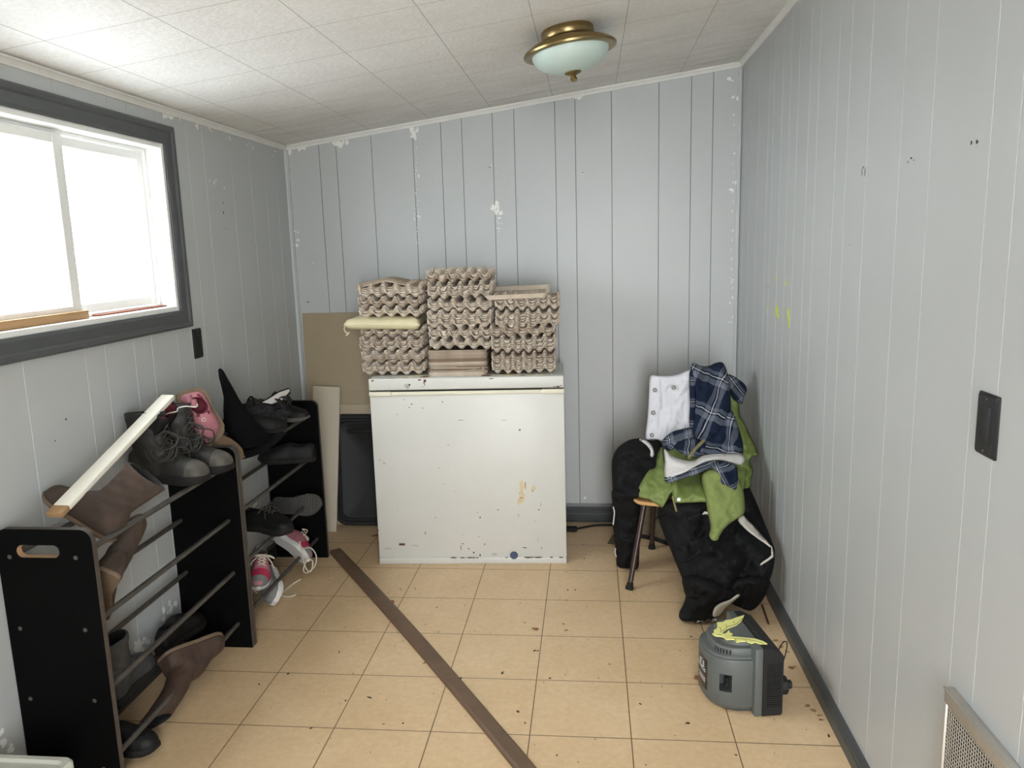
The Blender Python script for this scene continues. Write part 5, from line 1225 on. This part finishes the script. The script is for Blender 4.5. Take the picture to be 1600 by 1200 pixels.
wp(cloth('right_cuff', [(1137, 586, .20), (1145, 587, .19), (1155, 593, .18), (1164, 601, .16), (1167, 609, .16), (1163, 620, .15), (1159, 631, .14), (1151, 628, .15), (1143, 620, .17), (1139, 605, .19)], .035, M['plaid'], folds=[((1142, 590), (1160, 615), .008, 4), ((1146, 612), (1164, 606), -.006, 3)], edge=8, step=3, uv=(.9, 36, .0, .3)), pj)
tag(wp(cloth('fleece_lining', [(1038, 702, -.12), (1050, 712, -.14), (1066, 718, -.16), (1082, 720, -.17), (1098, 712, -.165), (1116, 709, -.16), (1140, 709, -.155), (1158, 710, -.14), (1164, 717, -.14), (1160, 726, -.15), (1146, 725, -.17), (1128, 720, -.18), (1112, 720, -.19), (1096, 727, -.20), (1080, 736, -.21), (1062, 743, -.205), (1044, 748, -.19), (1038, 742, -.17), (1039, 722, -.15)], .035, M['sherpa'], folds=[((1050, 722), (1090, 722), .008, 6), ((1098, 716), (1158, 717), .010, 4), ((1045, 735), (1075, 735), .006, 5)], edge=8, step=3), pj), 'white fleece lining')
wp(cloth('hem_band', [(1039, 746, -.19), (1050, 741, -.21), (1066, 738, -.225), (1082, 731, -.235), (1098, 723, -.23), (1112, 719, -.22), (1120, 720, -.22), (1116, 728, -.235), (1102, 735, -.25), (1086, 742, -.26), (1066, 748, -.25), (1048, 754, -.22), (1040, 754, -.20)], .022, M['plaid'], edge=5, step=2.5, uv=(-.35, 34, .2, .5)), pj)
wp(cloth('left_cuff', [(1108, 726, -.25), (1120, 720, -.25), (1136, 722, -.25), (1150, 727, -.25), (1153, 742, -.27), (1152, 764, -.30), (1146, 765, -.30), (1136, 760, -.30), (1126, 755, -.30), (1123, 742, -.29), (1116, 734, -.27)], .030, M['plaid'], folds=[((1120, 730), (1145, 758), .008, 4), ((1140, 728), (1148, 758), -.008, 4)], edge=7, step=3, uv=(1.1, 36, .4, .2)), pj)
strip('drawstring', [(1100, 688, -.13), (1094, 694, -.145), (1088, 700, -.16), (1080, 710, -.18), (1076, 716, -.19)], .007, M['zip'], pj)

# khaki boot and paper under the chair
kb = shoe('canvas_boot', .26, 1.1, .022, .0, 'boot', .17, .0, .1, mats=('khaki', 'rubber', 'dark'), lace='lace')
place(kb, (1.335, .46, 0), (.85, -.55, 0), (0, 0, 1), 'khaki canvas boot on the floor under the chair', 'boot')
q = [aZ(x, y, .003) for x, y in ((949, 849), (957, 838), (965, 838), (972, 851))]
bm = bmesh.new(); A_ = [bm.verts.new(v + Vector((0, 0, .010 * (i in (1, 2))))) for i, v in enumerate(q)]; B_ = [bm.verts.new(v.co - Vector((0, 0, .003))) for v in A_]
bm.faces.new(A_); bm.faces.new(B_[::-1])
for i in range(4): bm.faces.new((A_[i], B_[i], B_[(i + 1) % 4], A_[(i + 1) % 4]))
tag(build('cardboard_scrap', bm, M['khaki']), 'grey-brown cardboard scrap on the floor behind the hanging trouser leg', 'cardboard')

# ================================================================== APPLIANCE with a broken opening, and the foam bat on it
ap = empty('motor_housing', (1.626, -1.086, 0), (0, 0, math.radians(10)), 'grey and black D-shaped plastic motor housing with a broken square hole, standing on the floor', 'appliance')
LEN, DEP, APH = .262, .150, .226     # along the back (local y), bulge (local -x), height
def dee(depth, y0, y1, x0=0.0, n=28, e=.62):
    c, h = (y0 + y1) / 2, (y1 - y0) / 2
    return [(x0 - depth * abs(math.sin(a)) ** e if 0 < a < PI else x0, c - h * math.copysign(abs(math.cos(a)) ** .8, math.cos(a))) for a in [PI * k / n for k in range(n + 1)]]
def deeloft(bm, spec):
    loft(bm, [[(x, y, z) for x, y in dee(d, a, b)][::-1] for d, a, b, z in spec])
bm = bmesh.new(); deeloft(bm, [(DEP - .010, .030, LEN - .03, .010), (DEP - .002, .022, LEN - .022, .022), (DEP, .020, LEN - .02, .026), (DEP, .020, LEN - .02, .172), (DEP - .003, .022, LEN - .022, .178)])
# square opening broken through the curved front
cut = bmesh.new(); box(cut, -.120, -.086, -.03, .085, .070, .128); bm = carve(bm, cut)
for f in bm.faces:
    c = f.calc_center_median()
    if max(v.co.z for v in f.verts) - min(v.co.z for v in f.verts) < .065 and c.y < .087 and -.1215 < c.x < -.0845 and .068 < c.z < .13 and (abs(c.x + .120) < .001 or abs(c.x + .086) < .001 or abs(c.z - .07) < .001 or abs(c.z - .128) < .001 or abs(c.y - .085) < .001): f.material_index = 1
build('shell', bm, [M['shell_grey'], M['shell_grey2']], ap, 35)
bm = bmesh.new(); prism(bm, [(-.087, .126), (-.100, .125), (-.094, .117), (-.088, .112), (-.100, .106), (-.096, .098), (-.102, .084), (-.094, .072), (-.087, .08), (-.090, .1)], .050, .054, Matrix(((1, 0, 0, 0), (0, 0, 1, 0), (0, 1, 0, 0), (0, 0, 0, 1)))); build('torn_edge', bm, M['hole'], ap)
bm = bmesh.new(); deeloft(bm, [(DEP - .004, .028, LEN - .028, .176), (DEP - .008, .032, LEN - .032, .184), (DEP - .022, .036, LEN - .036, .187), (DEP - .022, .036, LEN - .036, .203), (DEP - .026, .040, LEN - .04, .209), (DEP - .044, .052, LEN - .05, .212), (DEP - .048, .054, LEN - .052, .224), (DEP - .054, .058, LEN - .056, .227)])
build('top_cap', bm, M['shell_grey'], ap, 35)
bm = bmesh.new(); deeloft(bm, [(DEP - .030, .034, LEN - .034, .0), (DEP - .026, .032, LEN - .032, .004), (DEP - .026, .032, LEN - .032, .014)]); build('foot_ring', bm, M['shell_grey2'], ap, 35)
bm = bmesh.new(); box(bm, -.024, .002, 0, LEN, 0, APH, .005); build('flange', bm, M['shell_grey'], ap, True)
bm = bmesh.new()
pf = [(.002, 0), (.002, APH - .002), (.024, APH - .002), (.062, APH - .022), (.066, APH - .03), (.066, .006), (.060, 0)]
loft(bm, [[(x, yy, z) for x, z in pf] for yy in (0.001, LEN - .001)])
for k in range(22): z = .03 + k * .0066; box(bm, .016, .060, -.0015, .002, z, z + .0032)
build('back_case', bm, M['black_pl'], ap, 30)
bm = bmesh.new(); box(bm, .006, .022, .04, LEN - .06, APH - .0025, APH - .001, .0005); build('top_recess', bm, M['label_black'], ap)
bm = bmesh.new()
for k in range(6): 
    y = .058 + k * .006; x = -DEP + .030 + .0; 
    t = dee(DEP - .021, .036, LEN - .036); 
    j = 5 + k; q_ = t[j]; box(bm, q_[0] - .0012, q_[0] + .003, q_[1] - .0012, q_[1] + .0012, .188, .202)
build('vent_slots', bm, M['hole'], ap)
# label on the round of the shell: black band with a white oval mark and rows of small print
t = dee(DEP + .0006, .020, LEN - .02, n=40); j0, j1 = 11, 19
bm = bmesh.new()
def band(a, b, z0, z1, off, mi):
    t_ = dee(DEP + off, .020 - off, LEN - .02 + off, n=40); t0 = dee(DEP - .002, .022, LEN - .022, n=40)
    loft(bm, [[(t_[j][0], t_[j][1], z0), (t_[j][0], t_[j][1], z1), (t0[j][0], t0[j][1], z1), (t0[j][0], t0[j][1], z0)] for j in range(a, b + 1)], mi)
band(16, 24, .048, .150, .0006, 0); band(17, 23, .060, .092, .0009, 1)
for z, a, b in ((.070, 17, 22), (.076, 17, 21), (.082, 17, 22)): band(a, b, z, z + .0018, .0012, 2)
for k in range(10):
    a = 2 * PI * k / 10; z = .124 + .013 * math.sin(a); band(19 + int(1.6 * math.cos(a)), 20 + int(1.6 * math.cos(a)), z, z + .0035, .0012, 2)
for k in range(7): band(17 + k % 6, 18 + k % 6, .104 + .0012 * k, .1062 + .0012 * k, .0012, 2)
build('label', bm, [M['label_black'], M['label_red'], M['label_white']], ap)
bm = bmesh.new(); Mx = Matrix.Translation((.066, .03, .085)) @ Matrix.Rotation(PI / 2, 4, 'Y'); lathe(bm, [(.030, -.002), (.030, .018), (.026, .022), (.014, .022), (.014, .036), (.012, .038), (0, .038)], 8, 0, Mx); build('drive_knob', bm, M['black_pl'], ap, 30)
bm = bmesh.new(); tube(bm, spline([(.064, .05, .170), (.078, .06, .195), (.098, .075, .205), (.112, .085, .190), (.106, .080, .160), (.090, .065, .135), (.072, .05, .125)], 7), .0018, 7); build('wire_loop', bm, M['rubber'], ap, True)
# bat
bt = empty('foam_bat', (0, 0, 0), (0, 0, 0), 'flat yellow foam bat cut-out lying on top of the grey motor housing', 'bat decoration')
bz = .2275
bat_px = [(1163, 962), (1158, 972), (1150, 978), (1142, 981), (1135, 984), (1130, 988), (1128, 991), (1134, 991), (1139, 985.5), (1141, 990), (1145, 991), (1143.5, 993.5), (1140, 995), (1150, 996), (1165, 997.5), (1180, 999), (1192, 1003), (1199, 1007), (1188, 1007), (1180, 1004.5), (1174, 1006.5), (1166, 1003), (1158, 1003), (1151, 1004.5), (1147, 1000), (1141, 1000), (1135, 1000.5), (1130, 996), (1124, 995), (1118, 994.5), (1113, 991.5), (1116, 989), (1115, 986), (1120, 983), (1121, 978.5), (1120, 973.5), (1130, 973), (1134, 970), (1143, 969), (1150, 966)]
pts = [aZ(x, y, bz) for x, y in bat_px]; c = sum(pts, Vector()) / len(pts); bt.location = (c.x, c.y, bz)
bm = bmesh.new(); prism(bm, [(p.x - c.x, p.y - c.y) for p in pts], 0, .003); build('cutout', bm, M['bat'], bt)
bm = bmesh.new()
for l in ([(1160, 966), (1150, 975), (1138, 979), (1129, 986)], [(1146, 998), (1165, 999), (1182, 1002), (1194, 1006)], [(1124, 980), (1127, 984), (1126, 988)], [(1134, 976), (1136, 980)], [(1150, 1003), (1149, 999)], [(1167, 1003), (1164, 1000)], [(1120, 991), (1128, 992)], [(1146, 970), (1147, 974)]):
    tube(bm, spline([aZ(x, y, bz + .0032) - Vector(bt.location) for x, y in l], 4), .0009, 5)
build('ink_lines', bm, M['batline'], bt)

# ================================================================== SMALL THINGS ON THE FLOOR
bm = bmesh.new(); a, b = aZ(1190.5, 944, .004), aZ(1201, 975, .004); tube(bm, [a, a + (b - a) * .1, b], [.002, .004, .004], 6); tag(build('pencil', bm, M['rust']), 'dark thin stick lying on the floor along the right baseboard', 'stick')
a, b = aZ(1087, 970, .012), aZ(1119, 968, .012); bm = bmesh.new(); nR = 9; Rg = []
random.seed(3); d = (b - a).normalized(); s_ = d.cross(Vector((0, 0, 1)))
for i in range(nR): Rg.append([a + (b - a) * i / (nR - 1) + (s_ * math.cos(t) + Vector((0, 0, 1)) * math.sin(t)) * .011 * random.uniform(.7, 1.05) for t in [2 * PI * k / 12 for k in range(12)]])
loft(bm, Rg); tag(build('foil_wrapper', bm, M['foil']), 'crumpled shiny foil wrapper on the floor in front of the black trousers', 'wrapper')
def leaf(px, py, r, lab):
    p = aZ(px, py, 0); n_ = 14; bm = bmesh.new()
    for k in (0, 1):
        pass
    top = []; bot = []
    for k in range(n_):
        t = 2 * PI * k / n_; rr = r * (1 + .25 * math.sin(3 * t + px)); z = .003 + .008 * max(0, math.sin(t + py)) ** 2
        top.append(bm.verts.new((p.x + rr * math.cos(t), p.y + rr * .7 * math.sin(t), z + .0015))); bot.append(bm.verts.new((p.x + rr * math.cos(t), p.y + rr * .7 * math.sin(t), z - .001)))
    ct = bm.verts.new((p.x, p.y, .0035)); cb = bm.verts.new((p.x, p.y, .0012))
    for k in range(n_):
        q_ = (k + 1) % n_; bm.faces.new((top[k], top[q_], ct)); bm.faces.new((bot[q_], bot[k], cb)); bm.faces.new((bot[k], bot[q_], top[q_], top[k]))
    tag(build('dry_leaf', bm, M['leafor'], None, True), lab, 'leaf')
leaf(610, 943, .014, 'curled orange-brown leaf against the middle of the brown wood strip')
leaf(836, 984, .012, 'small orange-brown leaf on the tiles in front of the freezer')
leaf(1090, 1061, .012, 'small orange-brown leaf beside the left foot of the grey housing')
leaf(1238, 1045, .012, 'small brown leaf between the grey housing and the right baseboard')
leaf(588, 838, .02, 'brown leaf scrap beside the lower left corner of the freezer')
# specks of dirt: uncountable, one object
random.seed(12); bm = bmesh.new()
fx = [(663, 1036, .008), (450, 1053, .008), (405, 1069, .006), (530, 1019, .009), (577, 1090, .009), (486, 1138, .006), (810, 1112, .008), (835, 1017, .007), (840, 1017, .006), (887, 922, .008), (899, 922, .006), (820, 973, .005), (685, 988, .005), (683, 949, .006), (720, 1060, .007), (785, 1051, .009), (820, 1130, .005), (885, 938, .005), (912, 851, .006), (913, 873, .006), (1080, 995, .006), (880, 975, .008), (885, 985, .01), (1000, 1100, .006), (860, 1060, .006), (1220, 1010, .012), (1212, 1000, .012), (1230, 1018, .01), (1270, 1110, .012), (1262, 1102, .014), (1280, 1118, .010), (1283, 1125, .008), (1150, 1180, .006), (1295, 1150, .008), (540, 1095, .006), (756, 1110, .006), (630, 1130, .006), (870, 1180, .005), (1075, 1130, .008)]
for (x, y, r) in fx:
    p = aZ(x, y); g_ = r >= .010; prism(bm, blob(r * (.9 if g_ else .8), 9, .55, 1, random.uniform(.35, .7)), 0, .0006 if g_ else .0012, Matrix.Translation(p) @ Matrix.Rotation(random.uniform(0, 6), 4, 'Z'), 1 if g_ else 0)
for k in range(190):
    x, y = random.uniform(-.1, 1.8), random.uniform(-1.9, .5)
    prism(bm, blob(random.uniform(.001, .0032), 6, .5, 1, random.uniform(.3, 1)), 0, .0008, Matrix.Translation((x, y, 0)) @ Matrix.Rotation(random.uniform(0, 6), 4, 'Z'))
tag(build('floor_debris', bm, [M['debris'], M['smear']]), 'scattered specks of dirt and crumbs over the beige floor tiles', 'debris', None, 'stuff')
